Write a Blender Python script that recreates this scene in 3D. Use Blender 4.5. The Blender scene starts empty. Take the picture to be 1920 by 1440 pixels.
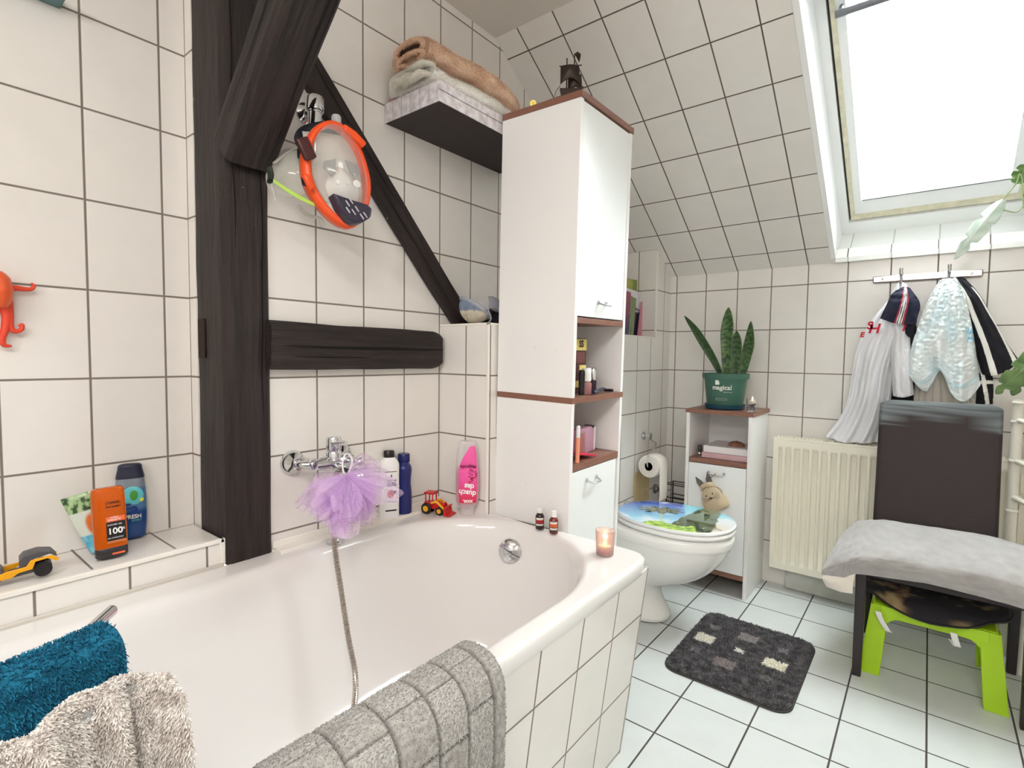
import bpy, math, random
from mathutils import Vector as V, Matrix, Euler, noise
sc = bpy.context.scene
col = sc.collection
R = math.radians
# ---------------- camera ----------------
CM = [[0.623135, -0.034395, 0.781357], [-0.782019, -0.042946, 0.621773], [0.01217, -0.998485, -0.053659]]
F_PX = 981.179
CAMZ = 1.1
cam = bpy.data.objects.new('camera', bpy.data.cameras.new('camera'))
col.objects.link(cam); sc.camera = cam
cam.data.sensor_width = 36.0
cam.data.lens = F_PX / 1920 * 36
cam.data.clip_start = 0.02
rt = V((CM[0][0], CM[1][0], CM[2][0])); dn = V((CM[0][1], CM[1][1], CM[2][1])); fw = V((CM[0][2], CM[1][2], CM[2][2]))
m = Matrix((( rt.x, -dn.x, -fw.x, 0), (rt.y, -dn.y, -fw.y, 0), (rt.z, -dn.z, -fw.z, CAMZ), (0, 0, 0, 1)))
cam.matrix_world = m
# ---------------- daylight, added fill lights, exposure ----------------
w = bpy.data.worlds.new('sky'); sc.world = w; w.use_nodes = True
bg = w.node_tree.nodes['Background']
bg.inputs[0].default_value = (0.93, 0.98, 1.0, 1); bg.inputs[1].default_value = 17.0
sc.view_settings.view_transform = 'Standard'; sc.view_settings.look = 'None'
sc.view_settings.gamma = 1; sc.view_settings.use_curve_mapping = False
sc.view_settings.exposure = 0.70
sc.cycles.use_denoising = True
sc.cycles.max_bounces = 10; sc.cycles.diffuse_bounces = 6; sc.cycles.transparent_max_bounces = 24
sc.cycles.sample_clamp_indirect = 8
def area(name, loc, rot, sx, sy, power, color, portal=False, shape='RECTANGLE'):
    l = bpy.data.lights.new(name, 'AREA'); l.shape = shape; l.size = sx; l.size_y = sy
    l.energy = power; l.color = color
    if portal: l.cycles.is_portal = True
    o = bpy.data.objects.new(name, l); o.location = loc; o.rotation_euler = rot; col.objects.link(o); return o
area('skylight_portal', (2.50, 0.02, 2.12), (0, R(147.8) - R(0), 0), 1.3, 0.72, 1, (1, 1, 1), True)
area('added_ceiling_fill', (-0.35, -0.35, 2.20), (0, 0, 0), 0.55, 0.55, 14, (1, 0.975, 0.95), shape='DISK')  # added fill light overhead, outside the view
area('added_rear_fill', (-1.14, 0.1, 1.95), (0, R(-78), 0), 0.12, 1.0, 9, (1, 0.975, 0.95))  # added fill light from the unseen rear wall

# ---------------- room measures ----------------
D, D2, L, JY, ZJ, ZC = 1.347, 1.547, 2.787, 1.119, 1.5388, 2.309
PW, PH, FP = 0.15664, 0.20779, 0.2085
TH = R(32.23)
RIM = 0.575
def W(px, py, ax, val):
    """point of a known real plane (axis ax = val) seen at a pixel of the 1920x1440 photo"""
    d = rt * (px - 960) + dn * (py - 720) + fw * F_PX
    c = V((0, 0, CAMZ)); t = (val - c[ax]) / d[ax]
    return c + d * t
# ---------------- helpers ----------------
def lin(c):
    def f(x):
        x /= 255.0
        return x / 12.92 if x <= 0.04045 else ((x + 0.055) / 1.055) ** 2.4
    return (f(c[0]), f(c[1]), f(c[2]), 1)
MATS = {}
def mat(name, c, rough=0.5, metal=0, coat=0, trans=0, ior=1.45, alpha=1, emit=None, estr=0, sss=0, nscale=0, nbump=0, ncol=0, stretch=(1, 1, 1), spec=0.5, vcol=False, sheen=0, bdist=0.002, detail=4):
    if name in MATS: return MATS[name]
    M = bpy.data.materials.new(name); M.use_nodes = True; nt = M.node_tree; b = nt.nodes['Principled BSDF']
    b.inputs['Base Color'].default_value = lin(c); b.inputs['Roughness'].default_value = rough
    b.inputs['Metallic'].default_value = metal; b.inputs['Coat Weight'].default_value = coat
    b.inputs['Transmission Weight'].default_value = trans; b.inputs['IOR'].default_value = ior
    b.inputs['Alpha'].default_value = alpha; b.inputs['Specular IOR Level'].default_value = spec
    b.inputs['Sheen Weight'].default_value = sheen
    if sss: b.inputs['Subsurface Weight'].default_value = sss; b.inputs['Subsurface Radius'].default_value = (.02, .02, .02)
    if emit: b.inputs['Emission Color'].default_value = lin(emit); b.inputs['Emission Strength'].default_value = estr
    src = None
    if vcol:
        a = nt.nodes.new('ShaderNodeVertexColor'); a.layer_name = 'Col'; src = a.outputs[0]
        nt.links.new(src, b.inputs['Base Color'])
    if nscale:
        tc = nt.nodes.new('ShaderNodeTexCoord'); mp = nt.nodes.new('ShaderNodeMapping'); mp.inputs['Scale'].default_value = stretch
        n = nt.nodes.new('ShaderNodeTexNoise'); n.inputs['Scale'].default_value = nscale; n.inputs['Detail'].default_value = detail
        nt.links.new(tc.outputs['Object'], mp.inputs[0]); nt.links.new(mp.outputs[0], n.inputs[0])
        if nbump:
            bp = nt.nodes.new('ShaderNodeBump'); bp.inputs['Strength'].default_value = nbump; bp.inputs['Distance'].default_value = bdist
            nt.links.new(n.outputs[0], bp.inputs['Height']); nt.links.new(bp.outputs[0], b.inputs['Normal'])
        if ncol:
            mr = nt.nodes.new('ShaderNodeMapRange'); mr.inputs['From Min'].default_value = .3; mr.inputs['From Max'].default_value = .7
            mr.inputs['To Min'].default_value = 1 - ncol; mr.inputs['To Max'].default_value = 1 + ncol
            nt.links.new(n.outputs[0], mr.inputs[0])
            vm = nt.nodes.new('ShaderNodeVectorMath'); vm.operation = 'SCALE'
            if src: nt.links.new(src, vm.inputs[0])
            else: vm.inputs[0].default_value = lin(c)[:3]
            nt.links.new(mr.outputs[0], vm.inputs['Scale']); nt.links.new(vm.outputs[0], b.inputs['Base Color'])
    MATS[name] = M; return M
def tile_mat(name, c, grout, tw, th, gw=0.0024, rough=0.18, var=0.02, mottle=0.02):
    M = bpy.data.materials.new(name); M.use_nodes = True; nt = M.node_tree; b = nt.nodes['Principled BSDF']; N = nt.nodes.new; K = nt.links.new
    uv = N('ShaderNodeUVMap'); sp = N('ShaderNodeSeparateXYZ'); K(uv.outputs[0], sp.inputs[0])
    def ma(op, a, bb=None, clamp=False):
        n = N('ShaderNodeMath'); n.operation = op; n.use_clamp = clamp
        for i, v in enumerate((a, bb)):
            if v is None: continue
            if isinstance(v, (int, float)): n.inputs[i].default_value = v
            else: K(v, n.inputs[i])
        return n.outputs[0]
    masks = []; ids = []
    for i, s in enumerate((tw, th)):
        u = ma('DIVIDE', sp.outputs[i], s); f = ma('FRACT', u); ids.append(ma('FLOOR', u))
        d = ma('MINIMUM', f, ma('SUBTRACT', 1.0, f)); d = ma('MULTIPLY', d, s)
        masks.append(ma('MULTIPLY', ma('SUBTRACT', d, gw * .7), 1 / (gw * .6), True))
    k = ma('MINIMUM', masks[0], masks[1])
    cx = N('ShaderNodeCombineXYZ'); K(ids[0], cx.inputs[0]); K(ids[1], cx.inputs[1])
    wn = N('ShaderNodeTexWhiteNoise'); K(cx.outputs[0], wn.inputs[0])
    no = N('ShaderNodeTexNoise'); no.inputs['Scale'].default_value = 14; no.inputs['Detail'].default_value = 6; K(uv.outputs[0], no.inputs[0])
    val = ma('ADD', ma('MULTIPLY', ma('SUBTRACT', wn.outputs[0], .5), var * 2), ma('MULTIPLY', ma('SUBTRACT', no.outputs[0], .5), mottle * 4))
    val = ma('ADD', val, 1.0)
    sc_ = N('ShaderNodeVectorMath'); sc_.operation = 'SCALE'; sc_.inputs[0].default_value = lin(c)[:3]; K(val, sc_.inputs['Scale'])
    mx = N('ShaderNodeMix'); mx.data_type = 'RGBA'; K(k, mx.inputs[0]); mx.inputs[6].default_value = lin(grout); K(sc_.outputs[0], mx.inputs[7])
    K(mx.outputs[2], b.inputs['Base Color'])
    rr = ma('SUBTRACT', .85, ma('MULTIPLY', k, .85 - rough)); K(rr, b.inputs['Roughness'])
    n2 = N('ShaderNodeTexNoise'); n2.inputs['Scale'].default_value = 55; K(uv.outputs[0], n2.inputs[0])
    bp = N('ShaderNodeBump'); bp.inputs['Strength'].default_value = .35; bp.inputs['Distance'].default_value = .0012
    K(ma('ADD', k, ma('MULTIPLY', n2.outputs[0], .05)), bp.inputs['Height']); K(bp.outputs[0], b.inputs['Normal'])
    b.inputs['Specular IOR Level'].default_value = .4
    return M

class MB:
    def __init__(s, M=None): s.v = []; s.f = []; s.c = []; s.M = M or Matrix()
    def add(s, vs, fs, c=(1, 1, 1)):
        o = len(s.v)
        for i, p in enumerate(vs):
            s.v.append(s.M @ V(p)); s.c.append(c[i] if isinstance(c, list) else c)
        s.f += [tuple(o + i for i in f) for f in fs]; return s
    def box(s, a, b, c=(1, 1, 1), M=None):
        x0, y0, z0 = a; x1, y1, z1 = b
        vs = [(x0, y0, z0), (x1, y0, z0), (x1, y1, z0), (x0, y1, z0), (x0, y0, z1), (x1, y0, z1), (x1, y1, z1), (x0, y1, z1)]
        if M: vs = [M @ V(p) for p in vs]
        return s.add(vs, [(0, 3, 2, 1), (4, 5, 6, 7), (0, 1, 5, 4), (1, 2, 6, 5), (2, 3, 7, 6), (3, 0, 4, 7)], c)
    def grid(s, fn, nu, nv, cu=False, cv=False, cf=None, flip=False):
        vs = []; cs = []; U = nu if cu else nu + 1; Vv = nv if cv else nv + 1
        for j in range(Vv):
            for i in range(U):
                u, v = i / nu, j / nv
                vs.append(fn(u, v)); cs.append(cf(u, v) if cf else (1, 1, 1))
        fs = []
        for j in range(nv):
            for i in range(nu):
                a = j * U + i; b = j * U + (i + 1) % U; c2 = ((j + 1) % Vv) * U + (i + 1) % U; d = ((j + 1) % Vv) * U + i
                fs.append((a, d, c2, b) if flip else (a, b, c2, d))
        return s.add(vs, fs, cs)
    def lathe(s, prof, c=(0, 0, 0), n=24, col=None, sx=1, sy=1, ax=None):
        """prof = [(r, z)], closed with fans where r = 0"""
        c = V(c); q = V((0, 0, 1)).rotation_difference(V(ax).normalized()) if ax else None
        vs = []; fs = []; cs = []
        for k, (r, z) in enumerate(prof):
            for i in range(n):
                a = 2 * math.pi * i / n; p = V((r * math.cos(a) * sx, r * math.sin(a) * sy, z))
                if q: p = q @ p
                vs.append(c + p); cs.append(col(k, a) if callable(col) else (col or (1, 1, 1)))
        for k in range(len(prof) - 1):
            for i in range(n):
                j = (i + 1) % n; fs.append((k * n + i, k * n + j, (k + 1) * n + j, (k + 1) * n + i))
        if prof[0][0] > 1e-6: fs.append(tuple(range(n))[::-1])
        if prof[-1][0] > 1e-6: fs.append(tuple((len(prof) - 1) * n + i for i in range(n)))
        return s.add(vs, fs, cs)
    def cyl(s, p0, p1, r, n=16, r1=None, c=(1, 1, 1)):
        p0 = V(p0); p1 = V(p1); h = (p1 - p0).length
        return s.lathe([(r, 0), (r if r1 is None else r1, h)], p0, n, c, ax=(p1 - p0))
    def ball(s, c, r, n=16, sc=(1, 1, 1), col=(1, 1, 1), M=None):
        c = V(c)
        def fn(u, v):
            a = 2 * math.pi * u; b = math.pi * (v - .5)
            p = V((r * sc[0] * math.cos(a) * math.cos(b), r * sc[1] * math.sin(a) * math.cos(b), r * sc[2] * math.sin(b)))
            return c + ((M @ p) if M else p)
        return s.grid(fn, n, n // 2, cu=True, cf=(lambda u, v: col))
    def tube(s, pts, r, n=10, c=(1, 1, 1), flat=1, smooth=6, cap=True):
        pts = [V(p) for p in pts]; rs = r if isinstance(r, list) else [r] * len(pts)
        if smooth > 1 and len(pts) > 2:
            P = []; Q = []
            for i in range(len(pts) - 1):
                for k in range(smooth):
                    t = k / smooth; P.append(crs(pts, i, t)); Q.append(rs[i] * (1 - t) + rs[i + 1] * t)
            P.append(pts[-1]); Q.append(rs[-1]); pts, rs = P, Q
        t0 = (pts[1] - pts[0]).normalized(); up = V((0, 0, 1)) if abs(t0.z) < .9 else V((1, 0, 0))
        nrm = t0.cross(up).normalized(); vs = []; fs = []
        for i, p in enumerate(pts):
            t = (pts[min(i + 1, len(pts) - 1)] - pts[max(i - 1, 0)]).normalized()
            nrm = (nrm - t * nrm.dot(t)).normalized(); bn = t.cross(nrm)
            for k in range(n):
                a = 2 * math.pi * k / n; vs.append(p + nrm * math.cos(a) * rs[i] + bn * math.sin(a) * rs[i] * flat)
        for i in range(len(pts) - 1):
            for k in range(n):
                j = (k + 1) % n; fs.append((i * n + k, i * n + j, (i + 1) * n + j, (i + 1) * n + k))
        if cap:
            fs.append(tuple(range(n))[::-1]); fs.append(tuple((len(pts) - 1) * n + k for k in range(n)))
        return s.add(vs, fs, c)
    def prism(s, poly, y0, y1, c=(1, 1, 1), M=None):
        """poly in (x, z), extruded along y"""
        n = len(poly); vs = [V((x, y0, z)) for x, z in poly] + [V((x, y1, z)) for x, z in poly]
        if M: vs = [M @ p for p in vs]
        fs = [tuple(range(n)), tuple(range(2 * n - 1, n - 1, -1))] + [((i + 1) % n, i, n + i, n + (i + 1) % n) for i in range(n)]
        return s.add(vs, fs, c)
    def tufts(s, n, ln, wd, seed=1, var=.25, down=.4, faces=None, sign=1):
        rnd = random.Random(seed); fs = faces or list(s.f); tri = []; acc = 0
        for f in fs:
            for k in range(1, len(f) - 1):
                a, b, c2 = f[0], f[k], f[k + 1]; ar = (s.v[b] - s.v[a]).cross(s.v[c2] - s.v[a])
                acc += ar.length; tri.append((acc, a, b, c2, (ar.normalized() * sign) if ar.length > 0 else V((0, 0, 1))))
        import bisect
        keys = [t[0] for t in tri]
        for _ in range(n):
            t = tri[min(bisect.bisect(keys, rnd.random() * acc), len(tri) - 1)]
            u, v = rnd.random(), rnd.random()
            if u + v > 1: u, v = 1 - u, 1 - v
            p = s.v[t[1]] * (1 - u - v) + s.v[t[2]] * u + s.v[t[3]] * v
            bc = s.c[t[1]]; k = 1 + rnd.uniform(-var, var); cc = tuple(min(1, x * k) for x in bc)
            d = (t[4] + V((rnd.uniform(-.7, .7), rnd.uniform(-.7, .7), rnd.uniform(-.7, .7) - down))).normalized()
            sd = d.cross(V((rnd.uniform(-1, 1), rnd.uniform(-1, 1), rnd.uniform(-1, 1)))).normalized() * wd
            l = ln * rnd.uniform(.6, 1.2); o = len(s.v)
            s.v += [p - sd, p + sd, p + d * l * .6 + sd * .9, p + d * l * .6 - sd * .9, p + d * l + V((0, 0, -l * .25))]
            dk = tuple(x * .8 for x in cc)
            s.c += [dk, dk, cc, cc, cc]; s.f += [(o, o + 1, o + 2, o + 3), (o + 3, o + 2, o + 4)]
        return s
    def build(s, name, material, parent=None, smooth=True, bevel=0, sub=0, solid=0, soff=-1, auto=40, loc=None, bseg=2, recalc=True):
        me = bpy.data.meshes.new(name)
        iv = None
        if loc is not None and parent is None:
            off = V(loc); me.from_pydata([p - off for p in s.v], [], s.f)
        else: off = None; me.from_pydata([tuple(p) for p in s.v], [], s.f)
        if any(c != (1, 1, 1) for c in s.c):
            at = me.color_attributes.new('Col', 'FLOAT_COLOR', 'POINT')
            buf = []
            for c in s.c: buf += [c[0], c[1], c[2], 1]
            at.data.foreach_set('color', buf)
        me.materials.append(material); me.update()
        if recalc:
            import bmesh
            bm = bmesh.new(); bm.from_mesh(me); bmesh.ops.recalc_face_normals(bm, faces=bm.faces); bm.to_mesh(me); bm.free()
        if smooth:
            for p in me.polygons: p.use_smooth = True
            if auto and auto < 180: me.set_sharp_from_angle(angle=R(auto))
        o = bpy.data.objects.new(name, me); col.objects.link(o)
        if off is not None: o.location = off
        if parent:
            o.parent = parent; o.matrix_parent_inverse = pinv(parent)
        if bevel:
            md = o.modifiers.new('bevel', 'BEVEL'); md.width = bevel; md.segments = bseg; md.limit_method = 'ANGLE'; md.angle_limit = R(35)
        if sub: md = o.modifiers.new('sub', 'SUBSURF'); md.levels = sub; md.render_levels = sub
        if solid: md = o.modifiers.new('solid', 'SOLIDIFY'); md.thickness = solid; md.offset = soff
        return o
ROOTS = set(); WM = {}
def pinv(p):
    if p in ROOTS: return WM[p.name].inverted()
    if p.parent is None: return Matrix.Translation(p.location).inverted()
    return Matrix()
def crs(p, i, t):
    a = p[max(i - 1, 0)]; b = p[i]; c = p[min(i + 1, len(p) - 1)]; d = p[min(i + 2, len(p) - 1)]
    return 0.5 * ((2 * b) + (c - a) * t + (2 * a - 5 * b + 4 * c - d) * t * t + (3 * b - a - 3 * c + d) * t ** 3)
def cgrid(rows):
    rows = [[V(p) for p in r] for r in rows]; nr, nc = len(rows) - 1, len(rows[0]) - 1
    def fn(u, v):
        a = min(u * nc, nc - 1e-6); i = int(a); b = min(v * nr, nr - 1e-6); j = int(b)
        q = [crs(r, i, a - i) for r in rows]
        return crs(q, j, b - j)
    return fn
def tagit(o, label=None, cat=None, group=None, kind=None):
    if label: o['label'] = label
    if cat: o['category'] = cat
    if group: o['group'] = group
    if kind: o['kind'] = kind
    return o
def thing(name, label, cat, loc=(0, 0, 0), group=None, yaw=0):
    o = bpy.data.objects.new(name, None); col.objects.link(o); o.empty_display_size = .05
    o.matrix_basis = Matrix.Translation(V(loc)) @ Matrix.Rotation(yaw, 4, 'Z')
    ROOTS.add(o); WM[o.name] = o.matrix_basis.copy()
    return tagit(o, label, cat, group)
def struct(o): o['kind'] = 'structure'; return o
def frame(loc, yaw=None, tilt=None):
    """local frame at loc, its -Y side facing the camera unless yaw is given"""
    loc = V(loc)
    if yaw is None: yaw = math.atan2(-loc.y, -loc.x) + math.pi / 2
    M = Matrix.Translation(loc) @ Matrix.Rotation(yaw, 4, 'Z')
    if tilt: M = M @ Euler(tilt).to_matrix().to_4x4()
    return M
def text(name, s, size, M, material, parent, ext=.0004, align='CENTER', bold=0, sx=1, shear=0):
    cu = bpy.data.curves.new(name, 'FONT'); cu.body = s; cu.size = size; cu.align_x = align; cu.align_y = 'CENTER'; cu.extrude = ext; cu.offset = bold; cu.shear = shear
    t = bpy.data.objects.new(name, cu); me = bpy.data.meshes.new_from_object(t); bpy.data.objects.remove(t); bpy.data.curves.remove(cu)
    # letters stand in the local XZ plane, read from -Y
    T = M @ Matrix.Rotation(R(90), 4, 'X') @ Matrix.Diagonal((sx, 1, 1, 1))
    me.transform(T); me.materials.clear(); me.materials.append(material)
    o = bpy.data.objects.new(name, me); col.objects.link(o)
    o.parent = parent; o.matrix_parent_inverse = pinv(parent)
    return o
def fbm(p, s, k=3): return noise.fractal(V(p) * s, 1.0, 2.0, k)
def mixc(a, b, t): t = max(0, min(1, t)); return tuple(a[i] * (1 - t) + b[i] * t for i in range(3))
def C8(r, g, b): return lin((r, g, b))[:3]
def rrect(w, h, r, n=5):
    """rounded rectangle outline centred at 0"""
    o = []
    for cx, cy, a0 in ((w / 2 - r, h / 2 - r, 0), (-w / 2 + r, h / 2 - r, 90), (-w / 2 + r, -h / 2 + r, 180), (w / 2 - r, -h / 2 + r, 270)):
        for k in range(n + 1):
            a = R(a0 + 90 * k / n); o.append((cx + r * math.cos(a), cy + r * math.sin(a)))
    return o
# ================= the room =================
WALLC, GROUT = (234, 230, 225), (128, 118, 110)
M_wall = tile_mat('wall_tile', WALLC, GROUT, PW, PH)
M_slope = tile_mat('slope_tile', WALLC, (96, 86, 78), PW, PH)
M_floor = tile_mat('floor_tile', (210, 214, 213), (72, 68, 64), FP, FP, gw=.0026, rough=.3, var=.01, mottle=.03)
M_plaster = mat('plaster', (226, 220, 212), .85, nscale=60, nbump=.15)
M_trim = mat('tile_trim', (242, 238, 230), .25)
M_white = mat('window_white', (245, 247, 247), .35)
def wall(name, pts, uvf, m, out, th=.06):
    """flat polygon seen from the room, given thickness away from the room"""
    n = len(pts); pts = [V(p) for p in pts]; o = V(out) * th
    me = bpy.data.meshes.new(name)
    vs = [tuple(p) for p in pts] + [tuple(p + o) for p in pts]
    fs = [tuple(range(n)), tuple(range(2 * n - 1, n - 1, -1))] + [((i + 1) % n, i, n + i, n + (i + 1) % n) for i in range(n)]
    me.from_pydata(vs, [], fs); uv = me.uv_layers.new(name='UVMap')
    for p in me.polygons:
        for li in p.loop_indices:
            uv.data[li].uv = uvf(V(vs[me.loops[li].vertex_index]))
    me.materials.append(m); ob = bpy.data.objects.new(name, me); col.objects.link(ob); return struct(ob)
ZG = 1.03455
uxz = lambda p: (p.x - .81015 + 20 * PW, p.z - ZG + 20 * PH)
uxz2 = lambda p: (p.x - .34562 + 20 * PW, p.z - ZG + 20 * PH)
uyz = lambda p: (p.y - 1.08471 + 20 * PW, p.z - ZG + 20 * PH)
X0, Y0 = -1.25, -1.3
cs, sn = math.cos(TH), math.sin(TH)
def SL(t, y): return V((L - t * cs, y, ZJ + t * sn))
TC = (ZC - ZJ) / sn
uslope = lambda p: (p.y - .93038 + 20 * PW, (L - p.x) / cs - 1.356 + 20 * PH)
# floor
wall('floor', [(X0, Y0, 0), (L, Y0, 0), (L, 1.6, 0), (X0, 1.6, 0)], lambda p: (p.x - 2.46895 + 20 * FP, p.y - .79321 + 20 * FP), M_floor, (0, 0, -1))
# flat ceiling and tiled slope with the skylight hole
wall('ceiling', [(X0, Y0, ZC), (X0, 1.6, ZC), (SL(TC, 0).x, 1.6, ZC), (SL(TC, 0).x, Y0, ZC)], lambda p: (p.x, p.y), M_plaster, (0, 0, 1))
nN = V((sn, 0, cs)); WY0, WY1, WT0, WT1 = -.30, .349, .032, 1.26
for a, b, c, d in ((WT0, WT1, WY1 + .0205, 1.6), (WT0, WT1, Y0, WY0 - .0205), (-.0, WT0, Y0, 1.6), (WT1, TC, Y0, 1.6)):
    wall('wall_slope', [SL(a, c), SL(b, c), SL(b, d), SL(a, d)], uslope, M_slope, nN, .05)
# window reveal (tiled, whiter trim tiles)
M_reveal = tile_mat('reveal_tile', (244, 245, 243), (190, 190, 186), PW, PH * 4, var=.01)
dI = V((.179, 0, .135)); NI = .2096
def IW(a, u, n=0):   # window frame plane: a to the right, u up the slope, n outward
    o = SL(WT0, WY1) + dI
    return V((o.x, WY1 - a, o.z)) + V((-cs, 0, sn)) * u + nN * n
UT = 1.26
wall('trim_1', [SL(WT0, WY1), SL(WT0, WY0), SL(WT0, WY0) + dI, SL(WT0, WY1) + dI], lambda p: (p.y - 1.08471 + 20 * PW, .3), M_reveal, (0, 0, -1), .02)
wall('trim_2', [SL(WT0, WY1), SL(WT0, WY1) + dI, IW(0, UT), SL(WT1, WY1)], lambda p: (.05, .1), M_white, (0, 1, 0), .02)
wall('trim_3', [SL(WT0, WY0), SL(WT0, WY0) + dI, IW(.649, UT), SL(WT1, WY0)], lambda p: (.05, .1), M_white, (0, -1, 0), .02)
wall('trim_4', [SL(WT1, WY1), IW(0, UT), IW(.649, UT), SL(WT1, WY0)], lambda p: (.05, .1), M_white, (-cs, 0, sn), .02)
# window
win = thing('window_1', None, None, IW(.32, 0)); win['kind'] = 'structure'
M_seal = mat('window_seal', (214, 208, 184), .7, nscale=30, ncol=.12, stretch=(1, 1, 1))
M_gap = mat('window_gap', (70, 72, 74), .6)
M_glass = bpy.data.materials.new('window_glass'); M_glass.use_nodes = True
nt = M_glass.node_tree; nt.nodes.clear(); o_ = nt.nodes.new('ShaderNodeOutputMaterial'); mxs = nt.nodes.new('ShaderNodeMixShader')
fr = nt.nodes.new('ShaderNodeFresnel'); fr.inputs[0].default_value = 1.35; tr_ = nt.nodes.new('ShaderNodeBsdfTransparent'); tr_.inputs[0].default_value = (.97, .99, .98, 1); gl = nt.nodes.new('ShaderNodeBsdfGlossy'); gl.inputs['Roughness'].default_value = .02
nt.links.new(fr.outputs[0], mxs.inputs[0]); nt.links.new(tr_.outputs[0], mxs.inputs[1]); nt.links.new(gl.outputs[0], mxs.inputs[2]); nt.links.new(mxs.outputs[0], o_.inputs[0])
def wring(name, a0, a1, u0, u1, wa, wu0, wu1, n0, n1, m, parent):
    mb = MB()
    def q(x0, y0, x1, y1):
        vs = [IW(x0, y0, n0), IW(x1, y0, n0), IW(x1, y1, n0), IW(x0, y1, n0), IW(x0, y0, n1), IW(x1, y0, n1), IW(x1, y1, n1), IW(x0, y1, n1)]
        mb.add(vs, [(0, 3, 2, 1), (4, 5, 6, 7), (0, 1, 5, 4), (1, 2, 6, 5), (2, 3, 7, 6), (3, 0, 4, 7)])
    q(a0, u0, a0 + wa, u1); q(a1 - wa, u0, a1, u1); q(a0 + wa, u0, a1 - wa, u0 + wu0); q(a0 + wa, u1 - wu1, a1 - wa, u1)
    return mb.build(name, m, parent, smooth=False)
wf = wring('window_frame', 0, .649, 0, UT, .033, .075, .05, -.002, .05, M_white, win)
wring('frame_gap', .033, .616, .075, UT - .05, .008, .010, .01, .02, .05, M_gap, win)
ws = wring('window_sash', .041, .608, .085, UT - .06, .016, .030, .02, .004, .05, M_seal, win)
wring('sash_frame', .057, .592, .115, UT - .08, .028, .075, .05, .008, .05, M_white, win)
gb = MB(); gb.add([IW(.08, .18, .03), IW(.57, .18, .03), IW(.57, UT - .12, .03), IW(.08, UT - .12, .03), IW(.08, .18, .036), IW(.57, .18, .036), IW(.57, UT - .12, .036), IW(.08, UT - .12, .036)],
    [(0, 3, 2, 1), (4, 5, 6, 7), (0, 1, 5, 4), (1, 2, 6, 5), (2, 3, 7, 6), (3, 0, 4, 7)])
gb.build('window_pane', M_glass, win, smooth=False)
vb = MB(); vb.tube([IW(.06, 1.05, -.03), IW(.589, 1.05, -.03)], .012, 12)
for a in (.075, .574): vb.cyl(IW(a, 1.05, -.03), IW(a, 1.05, .012), .007)
vb.build('vent_bar', mat('grey_alu', (120, 122, 128), .35, .3), win)
sb = MB(); sb.tube([IW(.088, .196, .004), IW(.565, .196, .004)], .0024, 6); sb.build('glazing_bead', M_gap, win)
# beam wall (between the timbers, above the ledge) and the recess left of the post
wall('wall_left', [(.6735, D, 0), (L, D, 0), (L, D, ZC), (.6735, D, ZC)], uxz, M_wall, (0, 1, 0))
wall('wall_left', [(X0, D2, 0), (.56, D2, 0), (.56, D2, ZC), (X0, D2, ZC)], uxz2, M_wall, (0, 1, 0))
wall('wall_left', [(.56, 1.499, 0), (.56, D2 + .06, 0), (.56, D2 + .06, ZC), (.56, 1.499, ZC)], lambda p: (p.y - D2 + 20.03 * PW, p.z - ZG + 20 * PH), M_wall, (1, 0, 0), .05)
wall('wall_left', [(.612, 1.50, 0), (.70, 1.50, 0), (.70, 1.50, ZC), (.612, 1.50, ZC)], uxz, M_wall, (0, 1, 0))
# tiled ledge left of the post
def ustile(m_, name, a, b, uvf):
    x0, y0, z0 = a; x1, y1, z1 = b
    vs = [(x0, y0, z0), (x1, y0, z0), (x1, y1, z0), (x0, y1, z0), (x0, y0, z1), (x1, y0, z1), (x1, y1, z1), (x0, y1, z1)]
    me = bpy.data.meshes.new(name); me.from_pydata(vs, [], [(0, 3, 2, 1), (4, 5, 6, 7), (0, 1, 5, 4), (1, 2, 6, 5), (2, 3, 7, 6), (3, 0, 4, 7)])
    uv = me.uv_layers.new(name='UVMap')
    for p in me.polygons:
        for li in p.loop_indices: uv.data[li].uv = uvf(V(vs[me.loops[li].vertex_index]), p.normal)
    me.materials.append(m_); ob = bpy.data.objects.new(name, me); col.objects.link(ob); return struct(ob)
def uledge(p, n):
    if abs(n.z) > .5: return (p.x - .30 + 20 * PW, p.y - D + .02 + 20 * PH)
    if abs(n.y) > .5: return (p.x - .36 + 20 * PW, p.z - .575 + .01 + 20 * PH)
    return (p.y + 20 * PW, p.z + 20 * PH)
ustile(M_wall, 'trim_5', (X0, D + .003, 0), (.553, D2, .636), uledge)
t6 = MB(); t6.box((X0, D - .002, .630), (.556, D + .012, .641)).box((.546, D - .002, .575), (.558, D + .012, .641)).build('trim_6', M_trim, bevel=.002); struct(col.objects['trim_6'])
# boxed-out lower wall behind cabinet and toilet, with the ledge at 1.205 m, and the column by the far wall
def upier(p, n):
    if abs(n.z) > .5: return (p.x - 1.2 + 20 * PW, p.y - .9 + 20 * PH)
    if abs(n.x) > .5: return (p.y - 1.2205 + 20 * PW, p.z - ZG + 20 * PH)
    return (p.x - 2.388 + 20 * PW, p.z - ZG + 20 * PH)
ustile(M_wall, 'wall_left', (1.283, JY, 0), (2.60, D, 1.204), upier)
ustile(M_wall, 'wall_left', (2.60, JY, 0), (L, D, 1.66), upier)
mb = MB(); mb.box((1.281, JY - .002, .58), (1.287, JY + .009, 1.207)); mb.box((1.281, JY - .002, 1.199), (1.29, D, 1.207)); mb.box((1.283, JY - .002, 1.199), (2.60, JY + .01, 1.207)); mb.box((2.598, JY - .002, 1.2), (2.607, JY + .008, 1.645))
struct(mb.build('trim_7', M_trim, bevel=.002))
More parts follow.
